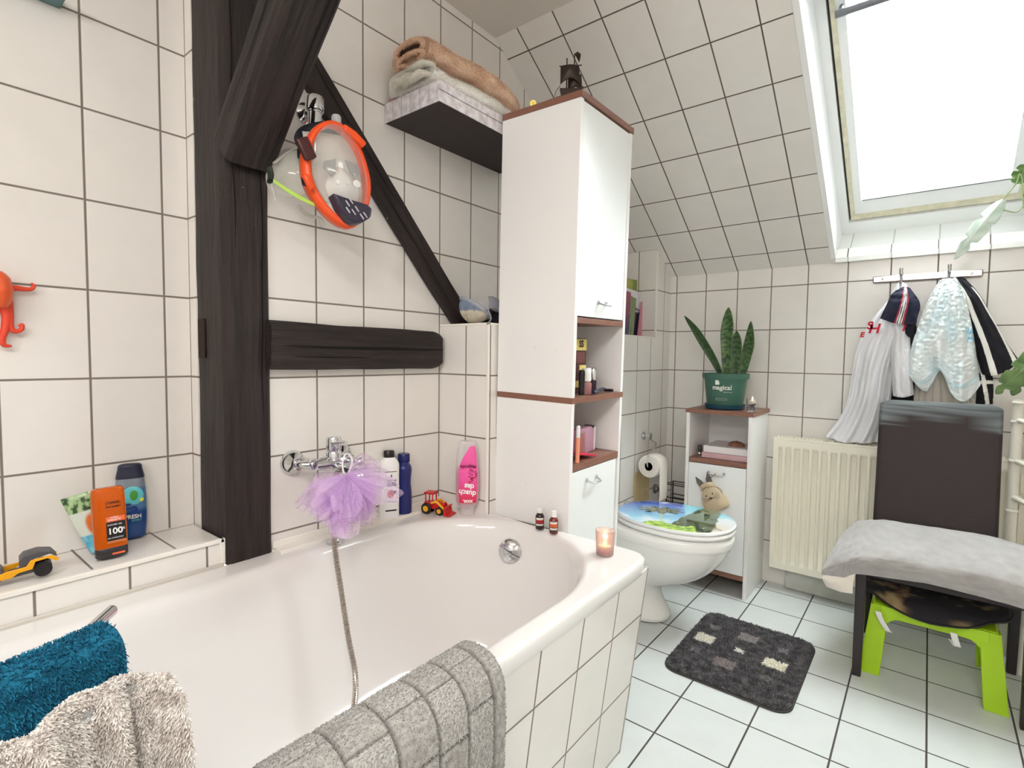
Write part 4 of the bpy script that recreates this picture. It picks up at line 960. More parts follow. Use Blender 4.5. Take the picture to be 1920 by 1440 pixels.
# ================= fleece blanket on the seat =================
M_fl = mat('grey_fleece', (206, 200, 196), .95, vcol=True, nscale=150, nbump=.5, bdist=.003, sheen=.3)
rows = [[(2.50, .205, .452), (2.50, .17, .462), (2.49, .126, .475), (2.485, -.03, .482), (2.485, -.21, .482), (2.46, -.33, .462), (2.46, -.38, .40)],
        [(2.38, .232, .430), (2.36, .18, .462), (2.36, .126, .484), (2.36, -.03, .494), (2.36, -.21, .496), (2.34, -.34, .470), (2.34, -.39, .41)],
        [(2.22, .248, .405), (2.20, .19, .448), (2.20, .12, .475), (2.20, -.04, .488), (2.20, -.21, .490), (2.20, -.35, .465), (2.2, -.40, .40)],
        [(2.125, .262, .372), (2.115, .20, .420), (2.112, .12, .448), (2.112, -.04, .462), (2.112, -.21, .462), (2.11, -.35, .44), (2.11, -.40, .38)],
        [(2.108, .266, .345), (2.098, .205, .388), (2.095, .15, .412), (2.094, -.04, .425), (2.094, -.22, .422), (2.094, -.36, .405), (2.1, -.41, .36)],
        [(2.122, .256, .316), (2.104, .205, .338), (2.106, .155, .372), (2.104, -.04, .390), (2.102, -.23, .382), (2.102, -.37, .36), (2.11, -.42, .33)]]
fb = cgrid(rows)
def fbl(u, v):
    p = fb(u, v); n_ = noise.fractal(V((u * 9, v * 5, 2.0)), 1, 2, 3)
    return p + V((-.004 * n_, 0, .005 * n_))
def flc(u, v):
    n_ = noise.fractal(V((u * 30, v * 14, 9.0)), 1, 2, 3) * .5 + noise.noise(V((u * 5, v * 3, 1.0))) * .4
    return mixc(C8(140, 134, 132), C8(172, 170, 168), .55 + n_ * .6)
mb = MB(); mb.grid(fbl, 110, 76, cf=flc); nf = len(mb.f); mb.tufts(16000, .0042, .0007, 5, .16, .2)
bl = mb.build('fleece_blanket', M_fl, None, auto=0, loc=(2.3, -.05, .45), recalc=False)
tagit(bl, 'light grey fleece blanket draped over the seat of the brown chair', 'blanket')
f2 = cgrid([[(2.126, .262, .345), (2.114, .215, .36), (2.112, .165, .372)], [(2.105, .262, .330), (2.098, .212, .330), (2.106, .172, .335)], [(2.115, .250, .300), (2.104, .205, .298), (2.11, .172, .300)]])
mb = MB(); mb.grid(f2, 20, 16); mb.build('blanket_underside', mat('fleece_under', (226, 218, 208), .95, nscale=200, nbump=.5), bl, solid=.003)

# ================= green stool with cushion =================
M_green = mat('lime_plastic', (164, 205, 26), .35, nscale=300, nbump=.06)
stl = thing('step_stool', 'lime green plastic stool under the brown chair', 'stool', (2.35, -.045, 0))
SXF, SXB, SYL, SYR, STZ = 2.215, 2.47, .125, -.215, .245
ym = (SYL + SYR) / 2; hwS = (SYL - SYR) / 2
MB().box((SXF + .004, SYR + .006, STZ - .012), (SXB - .004, SYL - .006, STZ)).build('seat', M_green, stl, bevel=.005)
def apron(xf, dx):
    mb = MB(); pts = []
    n = 26
    for i in range(n + 1):
        t = i / n; y = SYL - .028 - (SYL - SYR - .056) * t; a = abs(t - .5) * 2
        zlow = .205 - .018 * 0 - .055 * max(0, (a - .62) / .38) ** 2
        pts.append((y, zlow))
    vs = []; 
    for y, z in pts: vs += [(xf, y, z), (xf + dx, y, z), (xf + dx, y, STZ - .002), (xf, y, STZ - .002)]
    fs = []
    for i in range(n):
        a = i * 4; b = a + 4; fs += [(a, b, b + 1, a + 1), (a + 1, b + 1, b + 2, a + 2), (a + 2, b + 2, b + 3, a + 3), (a + 3, b + 3, b, a)]
    fs += [(0, 1, 2, 3), (n * 4, n * 4 + 3, n * 4 + 2, n * 4 + 1)]
    mb.add(vs, fs); return mb
apron(SXF - .004, .008).build('apron', M_green, stl, bevel=.0015); apron(SXB - .006, .008).build('apron', M_green, stl, bevel=.0015)
for sx in (0, 1):
    for sy in (0, 1):
        dx = -1 if sx == 0 else 1; dy = 1 if sy == 0 else -1; cx0 = SXF if sx == 0 else SXB; cy0 = SYL if sy == 0 else SYR
        # channel-shaped leg: L section flaring outward and down
        def sect(z, k):
            fx = cx0 + dx * .028 * k; fy = cy0 + dy * .026 * k; w1 = .052 + .008 * k; w2 = .045 + .006 * k; t_ = .006
            return [(fx, fy, z), (fx, fy - dy * w1, z), (fx - dx * .012, fy - dy * (w1 + .001), z), (fx - dx * .012, fy - dy * (w1 - t_), z), (fx - dx * t_, fy - dy * (w1 - t_ * 1.5), z), (fx - dx * t_, fy - dy * t_, z), (fx - dx * w2, fy - dy * t_, z), (fx - dx * w2, fy, z)]
        mb = MB(); vs = []; fs = []; n = 16
        for i in range(n + 1): k = i / n; vs += sect(STZ - .004 - (STZ - .004) * k, k)
        for i in range(n):
            for j in range(8): jj = (j + 1) % 8; fs.append((i * 8 + j, i * 8 + jj, i * 8 + 8 + jj, i * 8 + 8 + j))
        fs += [tuple(range(8)), tuple(n * 8 + 7 - j for j in range(8))]
        mb.add(vs, fs); mb.build('leg', M_green, stl, smooth=True, auto=30, bevel=.0015)
M_cush = mat('black_velvet', (20, 17, 24), .8, vcol=True, nscale=140, nbump=.2, sheen=.05)
def cushf(side):
    def fn(u, v):
        a = 2 * math.pi * u; r = v; cx, sy = math.cos(a), math.sin(a)
        x = 2.325 + .150 * r * (abs(cx) ** .85) * (1 if cx > 0 else -1); y = ym + .005 + .208 * r * (abs(sy) ** .9) * (1 if sy > 0 else -1)
        h = .024 * math.sqrt(max(0, 1 - r ** 4))
        dro = .040 * max(0, (abs(y - ym) / .2)) ** 2.2 * .2 - .045 * max(0, (2.215 - x) / .05) ** 1.4 * 1.0
        n_ = noise.noise(V((x * 18, y * 18, 0))) * .004
        return V((x, y, STZ + .026 + (h if side > 0 else -h) + dro + n_ * r))
    return fn
def cushc(u, v):
    p = cushf(1)(u, v); n_ = noise.fractal(V((p.x * 26, p.y * 26, 4.0)), 1, 2, 4); b = noise.noise(V((p.x * 9 + 3, p.y * 9, 1.0)))
    return mixc(C8(17, 14, 20), mixc(C8(110, 66, 50), C8(140, 124, 84), .5 + n_), (n_ * .9 + b * 1.6 - .42) * 2.2)
mb = MB(); mb.grid(cushf(1), 72, 34, cu=True, cf=cushc); mb.grid(cushf(-1), 72, 10, cu=True, cf=lambda u, v: C8(16, 14, 18))
cu_ = thing('stool_cushion', 'black oval cushion with brown leaf print tied on the lime green stool', 'cushion', (2.325, ym, STZ + .02))
mb.build('pad', M_cush, cu_, auto=0)
edge = [cushf(1)(i / 60, 1) for i in range(61)]
MB().tube(edge, .0035, 8, smooth=1, cap=False, c=C8(10, 9, 12)).build('piping', mat('black_piping', (12, 11, 14), .6), cu_)
M_wtape = mat('white_tape', (228, 228, 224), .8)
for pl_ in ([W(1646, 1146, 0, 2.196), W(1652, 1162, 0, 2.196), W(1664, 1182, 0, 2.20), W(1668, 1184, 0, 2.22)], [W(1788, 1187, 0, 2.195), W(1791, 1200, 0, 2.198), W(1795, 1213, 0, 2.205), W(1784, 1199, 0, 2.222)]):
    f = cgrid([[p + V((0, .009, 0)), p - V((0, .009, 0))] for p in pl_]); MB().grid(f, 4, 24).build('tie', M_wtape, cu_, solid=.0015)

# things on the floor to the right of the stool
a = W(1905, 1246, 2, 0)
def lump(name, c, sc_, m, seed, label, cat, n=30):
    c = V(c)
    def fn(u, v):
        A = 2 * math.pi * u; B = math.pi * v; d = V((math.cos(A) * math.sin(B), math.sin(A) * math.sin(B), math.cos(B)))
        r = 1 + .28 * noise.fractal(d * 1.8 + V((seed, 0, 0)), 1, 2, 3)
        p = V((d.x * sc_[0] * r, d.y * sc_[1] * r, d.z * sc_[2] * r)); p.z = max(p.z, -sc_[2] * .95); return c + p + V((0, 0, sc_[2] * .95))
    o = MB().grid(fn, n, n, cu=True).build(name, m, None, auto=0, loc=c); tagit(o, label, cat); return o
lump('blue_cloth', (2.46, -.40, .0005), (.05, .05, .045), mat('blue_cloth', (20, 90, 170), .8, nscale=60, nbump=.4), 3, 'crumpled blue cloth on the floor right of the green stool', 'cloth')
lump('plastic_bag', (2.60, -.40, .0005), (.06, .09, .11), mat('plastic_bag', (196, 200, 186), .3, nscale=26, nbump=.8, ncol=.12), 9, 'pale crumpled plastic bag against the wall behind the green stool', 'bag')

# ================= bath mat on the floor =================
rug = thing('floor_mat', 'dark grey shaggy bath mat with cream and light grey squares on the floor', 'mat', (2.0, .5, 0))
MX0, MX1, MY0, MY1 = 1.748, 2.262, .288, .702
sq = []
for (px, py, w, h, c) in ((1323, 1195, .042, .062, C8(255, 250, 234)), (1404, 1195, .042, .062, C8(172, 166, 166)), (1387, 1219, .020, .026, C8(255, 254, 246)), (1455, 1245, .042, .066, C8(255, 250, 228)), (1361, 1243, .042, .062, C8(166, 156, 156)),
     (1342, 1175, .020, .028, C8(150, 148, 150)), (1303, 1217, .020, .028, C8(150, 148, 152)), (1470, 1219, .020, .028, C8(156, 156, 162)), (1435, 1270, .022, .028, C8(142, 140, 138))):
    p = W(px, py, 2, .02); sq.append((p.x, p.y, w / 2 * 1.35, h / 2 * 1.05, c))
def rugc(x, y):
    for (a, b, w, h, c) in sq:
        if abs(x - a) < w + .002 and abs(y - b) < h + .002: return c
    n_ = noise.noise(V((x * 40, y * 40, 0))); return mixc(C8(84, 84, 88), C8(122, 120, 122), .5 + n_)
ro = rrect(MX1 - MX0, MY1 - MY0, .055, 8); cxr, cyr = (MX0 + MX1) / 2, (MY0 + MY1) / 2
MB().prism([(x, y) for x, y in ro], 0.0005, .006, M=Matrix(((1, 0, 0, cxr), (0, 0, 1, cyr), (0, 1, 0, 0), (0, 0, 0, 1)))).build('backing', mat('mat_backing', (70, 68, 68), .9), rug)
mb = MB(); nxr, nyr = 96, 78
def inside(x, y):
    dx = max(abs(x - cxr) - ((MX1 - MX0) / 2 - .055), 0); dy = max(abs(y - cyr) - ((MY1 - MY0) / 2 - .055), 0); return dx * dx + dy * dy <= .052 ** 2 and abs(x - cxr) < (MX1 - MX0) / 2 - .003 and abs(y - cyr) < (MY1 - MY0) / 2 - .003
idx = {}
for j in range(nyr + 1):
    for i in range(nxr + 1):
        x = MX0 + (MX1 - MX0) * i / nxr; y = MY0 + (MY1 - MY0) * j / nyr
        if inside(x, y): idx[(i, j)] = len(mb.v); mb.v.append(V((x, y, .008 + .002 * noise.noise(V((x * 50, y * 50, 0)))))); mb.c.append(rugc(x, y))
for j in range(nyr):
    for i in range(nxr):
        q = [(i, j), (i + 1, j), (i + 1, j + 1), (i, j + 1)]
        if all(k in idx for k in q): mb.f.append(tuple(idx[k] for k in q))
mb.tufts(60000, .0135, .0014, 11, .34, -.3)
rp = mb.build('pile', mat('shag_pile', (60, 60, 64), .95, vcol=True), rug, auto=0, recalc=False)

# ================= hook rail and clothes =================
rail = thing('hook_rail', 'narrow metal coat hook rail on the far wall', 'hook rail', (L, .03, 1.447))
MB().box((L - .026, -.150, 1.434), (L - .0005, .207, 1.462)).build('bar', mat('rail_metal', (176, 164, 158), .22, .95), rail, bevel=.004)
for y in (.107, -.047):
    mb = MB(); mb.box((L - .034, y - .012, 1.440), (L - .026, y + .012, 1.462)); mb.tube([(L - .034, y, 1.452), (L - .062, y, 1.448), (L - .078, y, 1.462), (L - .080, y, 1.482)], [.007, .006, .006, .007], 12); mb.tube([(L - .034, y, 1.444), (L - .050, y, 1.424), (L - .066, y, 1.420), (L - .072, y, 1.434)], [.006, .005, .005, .006], 12); mb.build('hook', M_chrome, rail)
for y in (.17, -.115): MB().lathe([(.006, 0), (.005, .003), (0, .0035)], (L - .026, y, 1.448), 14, ax=(-1, 0, 0)).build('screw', M_chrome, rail)
def px_rows(X, rows): return cgrid([[W(p[0], p[1], 0, X - (p[2] if len(p) > 2 else 0)) for p in r] for r in rows])
def garment(name, X, rows, m, nf=5, amp=.010, ph=0, cf=None, nu=90, nv=90, wr=0, parent=None, solid=.003, seed=0, label=None, cat=None, grp=None):
    f = px_rows(X, rows)
    def fn(u, v):
        p = f(u, v); env = min(1, .25 + v * 1.3)
        x = -amp * env * (math.sin(u * nf * 6.283 + ph + 1.6 * noise.noise(V((u * 2, v * 2.2, seed)))) + .4 * math.sin(u * nf * 2.3 * 6.283 + v * 4 + ph)) - .018 * math.sin(math.pi * u) * env
        x += .006 * noise.noise(V((u * 6, v * 9, seed + 3.0)))
        if wr: x += wr * noise.noise(V((u * 14 + v * 3, v * 60, seed + 5.0)))
        p.x = min(p.x + x, L - .004); return p
    mb = MB(); mb.grid(fn, nu, nv, cf=cf)
    c = f(.5, .1)
    o = mb.build(name, m, parent, auto=0, solid=solid, soff=0, loc=None if parent else c)
    if label: tagit(o, label, cat, grp)
    return o, fn
M_tee = mat('white_jersey', (228, 228, 232), .9, nscale=400, nbump=.15)
tee, tf = garment('white_shirt', 2.735, [
    [(1681, 534), (1685, 531), (1690, 530), (1695, 531), (1700, 534)], [(1664, 565, .01), (1674, 562, .02), (1684, 560, .03), (1694, 560, .03), (1704, 562, .02)],
    [(1630, 608, .01), (1650, 608, .03), (1670, 607, .04), (1688, 607, .03), (1705, 607, .01)], [(1607, 655, .0), (1630, 655, .03), (1655, 655, .04), (1672, 655, .03), (1688, 655, .01)],
    [(1598, 702, .0), (1620, 702, .03), (1642, 702, .04), (1660, 702, .03), (1677, 702, .0)], [(1590, 748, .0), (1612, 750, .03), (1635, 750, .04), (1654, 750, .03), (1670, 750, .0)],
    [(1572, 788, .0), (1596, 792, .02), (1622, 795, .03), (1644, 796, .03), (1664, 796, .01)], [(1548, 818, .015), (1576, 828, .025), (1604, 829, .03), (1632, 830, .03), (1658, 828, .01)]],
    M_tee, 3.2, .013, 1.0, wr=.004, seed=2, label='white long-sleeved shirt with red lettering hanging from the left hook over the radiator', cat='shirt')
garment('sleeve', 2.70, [[(1668, 600, 0), (1686, 600, .02), (1705, 600, 0)], [(1670, 640, 0), (1688, 640, .02), (1706, 640, 0)], [(1672, 690, 0), (1691, 690, .02), (1709, 690, 0)], [(1675, 742, 0), (1694, 745, .02), (1713, 740, 0)]], M_tee, 1.4, .006, .4, wr=.004, nu=40, nv=60, seed=8, parent=tee)
M_redp = mat('red_print', (186, 28, 50), .7)
TYM = lambda px, py, x: Matrix.Translation(W(px, py, 0, x)) @ Matrix.Rotation(R(-90), 4, 'Z')
for (s_, px_, py_, sz_, sh_) in (('H', 1638, 617, .054, .2), ('S', 1631, 611, .044, .1), ('E', 1616, 628, .028, .2), ('l', 1694, 615, .036, .3)):
    text('lettering', s_, sz_, TYM(px_, py_, 2.655 if px_ < 1680 else 2.668), M_redp, tee, .0006, bold=.0016, shear=sh_)
M_navy = mat('navy_knit', (24, 26, 48), .85, vcol=True, nscale=300, nbump=.2)
def navc(u, v):
    w = abs(u - (.60 - .04 * v)); k = w
    if k < .022: return C8(232, 228, 226)
    if k < .045: return C8(30, 30, 50)
    if k < .066: return C8(232, 228, 226)
    if k < .075: return C8(30, 30, 50)
    if k < .115: return C8(170, 44, 60)
    return C8(24, 27, 50)
nv_, _ = garment('navy_shirt', 2.665, [[(1690, 540), (1696, 538), (1704, 540)], [(1672, 552, .01), (1694, 549, .02), (1711, 550, 0)], [(1662, 573, .01), (1690, 573, .03), (1721, 566, 0)], [(1650, 597, 0), (1680, 607, .02), (1718, 607, 0)]], M_navy, 1.2, .004, 0, cf=navc, nu=110, nv=50, seed=4,
    label='dark navy shirt with red and white sleeve stripes hanging over the white shirt', cat='shirt')
garment('body_panel', 2.700, [[(1697, 540), (1703, 540), (1708, 543)], [(1700, 562), (1714, 560, .01), (1724, 568)], [(1694, 596), (1708, 598, .01), (1720, 596)], [(1696, 622), (1702, 630, .01), (1708, 634)]], mat('navy_plain', (22, 24, 42), .85), 1.1, .004, 0, nu=30, nv=40, seed=6, parent=nv_)
M_tow = mat('pale_blue_towel', (222, 236, 238), .95, vcol=True, nscale=220, nbump=.5, bdist=.003)
def towc(u, v):
    c = mixc(C8(214, 232, 238), C8(236, 240, 240), .5 + noise.noise(V((u * 4, v * 4, 0))))
    if .86 < v < .90: c = C8(206, 230, 236)
    if u > .85 and .45 < v < .56 and noise.noise(V((u * 40, v * 40, 0))) > -.1: c = C8(150, 206, 232)
    return c
btl, _ = garment('pale_blue_towel', 2.690, [
    [(1763, 527), (1768, 524), (1774, 523), (1779, 523), (1784, 523), (1789, 525)], [(1747, 552, .01), (1760, 550, .03), (1772, 550, .04), (1784, 550, .04), (1795, 550, .02), (1806, 550)],
    [(1726, 600, .0), (1745, 600, .03), (1765, 600, .04), (1784, 600, .05), (1802, 600, .03), (1819, 600)], [(1709, 655, .0), (1732, 655, .03), (1757, 655, .04), (1782, 655, .05), (1806, 652, .03), (1828, 650)],
    [(1704, 698, .0), (1728, 705, .03), (1757, 688, .03), (1780, 704, .05), (1808, 700, .04), (1833, 690)], [(1704, 702, .0), (1736, 733, .02), (1764, 692, .02), (1785, 738, .05), (1810, 752, .04), (1838, 722)]],
    M_tow, 2.6, .013, 1.5, cf=towc, wr=.007, nu=110, nv=120, seed=11, label='pale blue crinkled towel hanging from the right hook', cat='towel', solid=.005)
M_str = mat('striped_knit', (20, 20, 26), .9, vcol=True, nscale=260, nbump=.3)
def strc(u, v):
    if abs(u - (.30 + .06 * v)) < .085: return C8(232, 230, 224)
    if v > .15 and abs(u - (.97 - .30 * max(0, .55 - v) - .22 * max(0, v - .55))) < .05: return C8(232, 230, 224)
    return C8(20, 20, 28)
stp, _ = garment('striped_shirt', 2.730, [
    [(1782, 524), (1790, 521), (1800, 520), (1810, 523)], [(1797, 560, 0), (1812, 556, .02), (1824, 552, .02), (1838, 556)], [(1812, 605, 0), (1830, 602, .02), (1846, 600, .02), (1864, 604)], [(1828, 655, 0), (1848, 652, .02), (1868, 648, .02), (1890, 648)], [(1842, 702, 0), (1862, 704, .02), (1886, 696, .02), (1912, 678)]],
    M_str, 1.3, .006, .5, cf=strc, nu=110, nv=80, seed=14, label='black and white striped knitted shirt hanging rightmost on the hook rail', cat='shirt')
garment('lower_sleeve', 2.735, [[(1832, 700), (1846, 699), (1860, 702)], [(1832, 728), (1846, 727, .01), (1862, 726)], [(1830, 757), (1846, 759, .01), (1861, 757)]], M_str, 1.0, .004, 0, cf=lambda u, v: C8(232, 230, 224) if abs(u - .35 - .3 * v) < .11 or abs(v - .35) < .05 else C8(20, 20, 28), nu=50, nv=40, seed=16, parent=stp)
garment('ribbed_top', 2.752, [[(1768, 527), (1774, 524), (1782, 527)], [(1735, 600), (1760, 600, .01), (1800, 600)], [(1718, 690, 0), (1755, 690, .02), (1800, 690)], [(1712, 765, 0), (1755, 765, .02), (1826, 762)]], mat('cream_rib', (214, 206, 196), .9, nscale=60, nbump=.5, stretch=(1, 8, 1)), 6, .004, 0, nu=120, nv=50, seed=21, label='cream ribbed top showing below the pale blue towel', cat='top')
garment('black_garment', 2.752, [[(1694, 540), (1700, 538), (1706, 540)], [(1690, 620), (1705, 620), (1718, 620)], [(1680, 700), (1700, 700), (1716, 700)], [(1650, 765), (1684, 765), (1716, 765)]], mat('black_cloth', (30, 28, 32), .9), 2, .004, 0, nu=40, nv=50, seed=23, label='black garment at the back of the left hook, behind the navy shirt', cat='garment')

# ================= white rack and climbing plant =================
M_bam = mat('white_cane', (236, 232, 220), .4)
rk = thing('cane_rack', 'white painted cane rack at the right edge beside the radiator', 'rack', (2.6, -.5, 0))
pA = W(1902, 750, 0, 2.655); zt_ = pA.z
for (x, y) in ((2.655, pA.y - .012), (2.53, pA.y - .05), (2.655, -.80), (2.53, -.80)):
    mb = MB(); mb.tube([(x, y, 0), (x, y, .25), (x, y, .5), (x, y, .75), (x, y, zt_)], .016, 16, smooth=3)
    for z in (.18, .36, .55, .735, .88, zt_ - .01): mb.lathe([(.0165, -.006), (.0195, -.002), (.0195, .002), (.0165, .006)], (x, y, z), 16)
    mb.build('post', M_bam, rk)
for z in (zt_ - .075, .735, .60, .30):
    for (a, b) in (((2.655, pA.y - .012), (2.655, -.80)), ((2.655, pA.y - .012), (2.53, pA.y - .05)), ((2.53, pA.y - .05), (2.53, -.80))):
        MB().tube([(a[0], a[1], z), (b[0], b[1], z - (.0 if a[0] == b[0] else .0))], .010, 12, smooth=1).build('rail', M_bam, rk)
for z in (.755, .36): MB().box((2.535, -.79, z - .004), (2.65, pA.y - .05, z + .004)).build('shelf', M_bam, rk)
MB().box((2.51, -.80, zt_ + .001), (2.675, pA.y - .075, zt_ + .012)).build('top_panel', M_bam, rk)
cpz = zt_ + .013
cpl = thing('climbing_plant', 'climbing plant with large split leaves hanging in front of the skylight at the right', 'plant', (2.59, -.56, cpz))
MB().lathe([(0, 0), (.06, 0), (.078, .12), (.073, .12), (.058, .02), (0, .02)], (2.59, -.56, cpz), 32).build('pot', mat('terracotta', (170, 110, 80), .8), cpl)
M_mon = mat('split_leaf', (120, 150, 90), .3, vcol=True, coat=.25)
def split_leaf(base, tip, wd, side, seed, lobes=5, droop=.02, g=(C8(64, 104, 44), C8(120, 158, 84)), fold=.25):
    base, tip = V(base), V(tip); ax_ = tip - base; ln = ax_.length; t = ax_.normalized(); s_ = V(side); s_ = (s_ - t * s_.dot(t)).normalized(); n_ = t.cross(s_)
    def fn(u, v):
        x = (u - .5) * 2; w_ = wd * (math.sin(math.pi * min(1, v * .92 + .08)) ** .6) * (1 - .35 * v)
        notch = 1 - .55 * (max(0, math.sin(v * math.pi * lobes * 2 + seed + (1 if x > 0 else 0))) ** 3) * (abs(x) > .35) * (v > .12)
        xx = x * (notch if abs(x) > .35 else 1)
        return base + t * (ln * v + abs(xx) * wd * .18 * (1 if v < .8 else .2)) + s_ * xx * w_ + n_ * (fold * abs(xx) * w_ - droop * math.sin(v * 3.14)) + V((0, 0, -.3 * droop * abs(xx)))
    return MB().grid(fn, 22, 60, cf=lambda u, v: mixc(g[0], g[1], .5 + .5 * math.sin(v * 20 + abs(u - .5) * 9) * .5 - (abs(u - .5) < .02) * -.6))
PXL = 2.30
A = lambda x, y, o=0: W(x, y, 0, PXL + o)
glare_ = (C8(168, 196, 176), C8(226, 236, 230))  # pale tones paint the skylight's backlit glare into these leaves
split_leaf(A(1880, 374), A(1789, 484), .030, (0, 1, 1.3), 1, 3, .02, glare_).build('leaf', M_mon, cpl, solid=.0008)
split_leaf(A(1882, 372), A(1858, 424, .02), .016, (0, 1, .4), 2, 2, .01, glare_).build('leaf', M_mon, cpl, solid=.0008)
split_leaf(A(1905, 345), A(1930, 300), .030, (0, 1, -.6), 3, 3, .01).build('leaf', M_mon, cpl, solid=.0008)
split_leaf(A(1960, 655), A(1868, 735), .042, (0, 1, 1.2), 4, 3, .02, (C8(60, 92, 44), C8(110, 136, 78))).build('leaf', M_mon, cpl, solid=.0008)
split_leaf(A(1955, 640), A(1898, 738), .04, (0, 1, .6), 5, 3, .02, (C8(52, 84, 40), C8(90, 120, 66))).build('leaf', M_mon, cpl, solid=.0008)
M_stem = mat('stem', (150, 168, 120), .5)
for pts in ([(2.59, -.56, cpz + .02), (2.42, -.45, cpz + .5), tuple(A(1940, 420)), tuple(A(1915, 330)), tuple(A(1905, 345)), tuple(A(1880, 374))], [(2.59, -.56, cpz + .02), (2.42, -.42, cpz + .3), tuple(A(1945, 395)), tuple(A(1905, 398)), tuple(A(1875, 392))], [(2.59, -.56, cpz + .02), (2.40, -.40, cpz + .12), tuple(A(1960, 655))]):
    MB().tube(pts, .0022, 8, smooth=8).build('stem', M_stem, cpl)
# ================= wall shelf with folded towels =================
M_sh = bpy.data.materials.new('weathered_board'); M_sh.use_nodes = True; nt = M_sh.node_tree; b_ = nt.nodes['Principled BSDF']
tc = nt.nodes.new('ShaderNodeTexCoord'); mp = nt.nodes.new('ShaderNodeMapping'); mp.inputs['Scale'].default_value = (40, 40, 40); n1 = nt.nodes.new('ShaderNodeTexNoise'); n1.inputs['Scale'].default_value = 1.2; n1.inputs['Detail'].default_value = 6
nt.links.new(tc.outputs['Object'], mp.inputs[0]); nt.links.new(mp.outputs[0], n1.inputs[0]); cr = nt.nodes.new('ShaderNodeValToRGB'); cr.color_ramp.elements[0].position = .3; cr.color_ramp.elements[0].color = lin((196, 188, 192)); cr.color_ramp.elements[1].position = .62; cr.color_ramp.elements[1].color = lin((240, 236, 240))
nt.links.new(n1.outputs[0], cr.inputs[0]); nt.links.new(cr.outputs[0], b_.inputs['Base Color']); b_.inputs['Roughness'].default_value = .6
HX0, HX1, HY0, HZ0, HZ1 = 1.045, 1.60, 1.105, 1.812, 1.868
shf = thing('wall_shelf', 'thick floating wall shelf with white weathered board edges and dark underside', 'shelf', (1.3, D, HZ0))
MB().box((HX0 + .001, HY0 + .001, HZ0), (HX1, D - .0005, HZ0 + .002)).build('underside', mat('dark_underside', (48, 38, 38), .6), shf, smooth=False)
MB().box((HX0 + .001, HY0 + .001, HZ0 + .002), (HX1 - .001, D - .0005, HZ1 - .0005)).build('core', mat('board_gap', (70, 62, 64), .8), shf, smooth=False)
ny = 6
for k in range(ny):
    y0 = HY0 + (D - HY0) * k / ny; MB().box((HX0 - .001, y0 + .0012, HZ0 - .0005), (HX0 + .002, y0 + (D - HY0) / ny - .0012, HZ1)).build('end_board', M_sh, shf, smooth=False)
MB().box((HX0, HY0 - .001, HZ0 - .0005), (HX1, HY0 + .002, HZ0 + .030)).build('front_board', M_sh, shf, smooth=False); MB().box((HX0, HY0 - .001, HZ0 + .0325), (HX1, HY0 + .002, HZ1)).build('front_board', M_sh, shf, smooth=False)
MB().box((HX0, HY0 + .002, HZ1 - .0005), (HX1, D - .0005, HZ1 + .001)).build('top_board', M_sh, shf, smooth=False)
M_brt = mat('towel_brown', (190, 150, 124), .95, vcol=True, nscale=240, nbump=.6, bdist=.003)
M_wht = mat('towel_cream', (222, 216, 202), .95, vcol=True, nscale=120, nbump=.7, bdist=.003)
TS = -1
def folded(secs, path, c0, c1, seed, tn, tl, wav=.006):
    """folded towel: closed cross-section (y, z offsets) carried along a path"""
    n = 84
    def fn(u, v):
        a = v * (len(path) - 1); i = min(int(a), len(path) - 2); p = crs([V(q) for q in path], i, a - i)
        k = u * len(secs); j = int(k) % len(secs); f = k - int(k); q0, q1, q2, q3 = [V((0, *secs[(j + d) % len(secs)])) for d in (-1, 0, 1, 2)]
        s_ = 0.5 * ((2 * q1) + (q2 - q0) * f + (2 * q0 - 5 * q1 + 4 * q2 - q3) * f * f + (3 * q1 - q0 - 3 * q2 + q3) * f ** 3)
        w_ = 1 + .03 * math.sin(v * 9 + seed); nz = noise.noise(V((u * 6, v * 7, seed)))
        e = 1 - .35 * max(0, (v - .93) / .07) ** 2
        return p + V((nz * .012 * (1 - v * .6), s_.y * w_ * e, s_.z * w_ * e + nz * wav))
    mb = MB(); cf = lambda u, v: mixc(c0, c1, .5 + noise.noise(V((u * 9, v * 9, seed + 2.0))) * .9)
    mb.grid(fn, n, 60, cu=True, cf=cf)
    for e in (0, 1): mb.add([fn(i / n, e) for i in range(n)], [tuple(range(n))], mixc(c0, (0, 0, 0), .25))
    mb.tufts(tn, tl, .0007, int(seed), .25, .2, sign=TS); return mb
# cream towel: soft stack of three layers, bulging over the shelf's left front corner
sec = [(-.085, .012), (-.092, .03), (-.07, .05), (-.02, .058), (.05, .060), (.095, .052), (.105, .03), (.09, .008), (.03, .002), (-.04, .002)]
mb = folded([(a * 1.0, z * 1.15) for a, z in sec], [(1.045, 1.225, 1.874), (1.15, 1.222, 1.874), (1.28, 1.215, 1.872), (1.36, 1.215, 1.872), (1.40, 1.215, 1.874)], C8(238, 234, 226), C8(255, 253, 248), 3.0, 14000, .0055, .006)
ct = mb.build('cream_towel', M_wht, None, auto=0, loc=(1.2, 1.22, 1.87), recalc=False); tagit(ct, 'folded cream towel lying on the wall shelf under the brown one', 'towel')
for (yo, zo, r) in ((1.20, 1.895, .014), (1.245, 1.902, .013), (1.19, 1.921, .012)):    # folds showing at the open end
    pts = [(1.052, yo - .06, zo - .002), (1.034, yo - .03, zo + .006), (1.030, yo, zo), (1.036, yo + .03, zo + .004), (1.05, yo + .055, zo - .004)]
    MB().tube(pts, [r * .6, r, r * 1.1, r, r * .6], 12, flat=.7, smooth=8).tufts(500, .004, .0008, 2, .2).build('fold', mat('towel_cream_plain', (224, 220, 208), .95), ct, recalc=False)
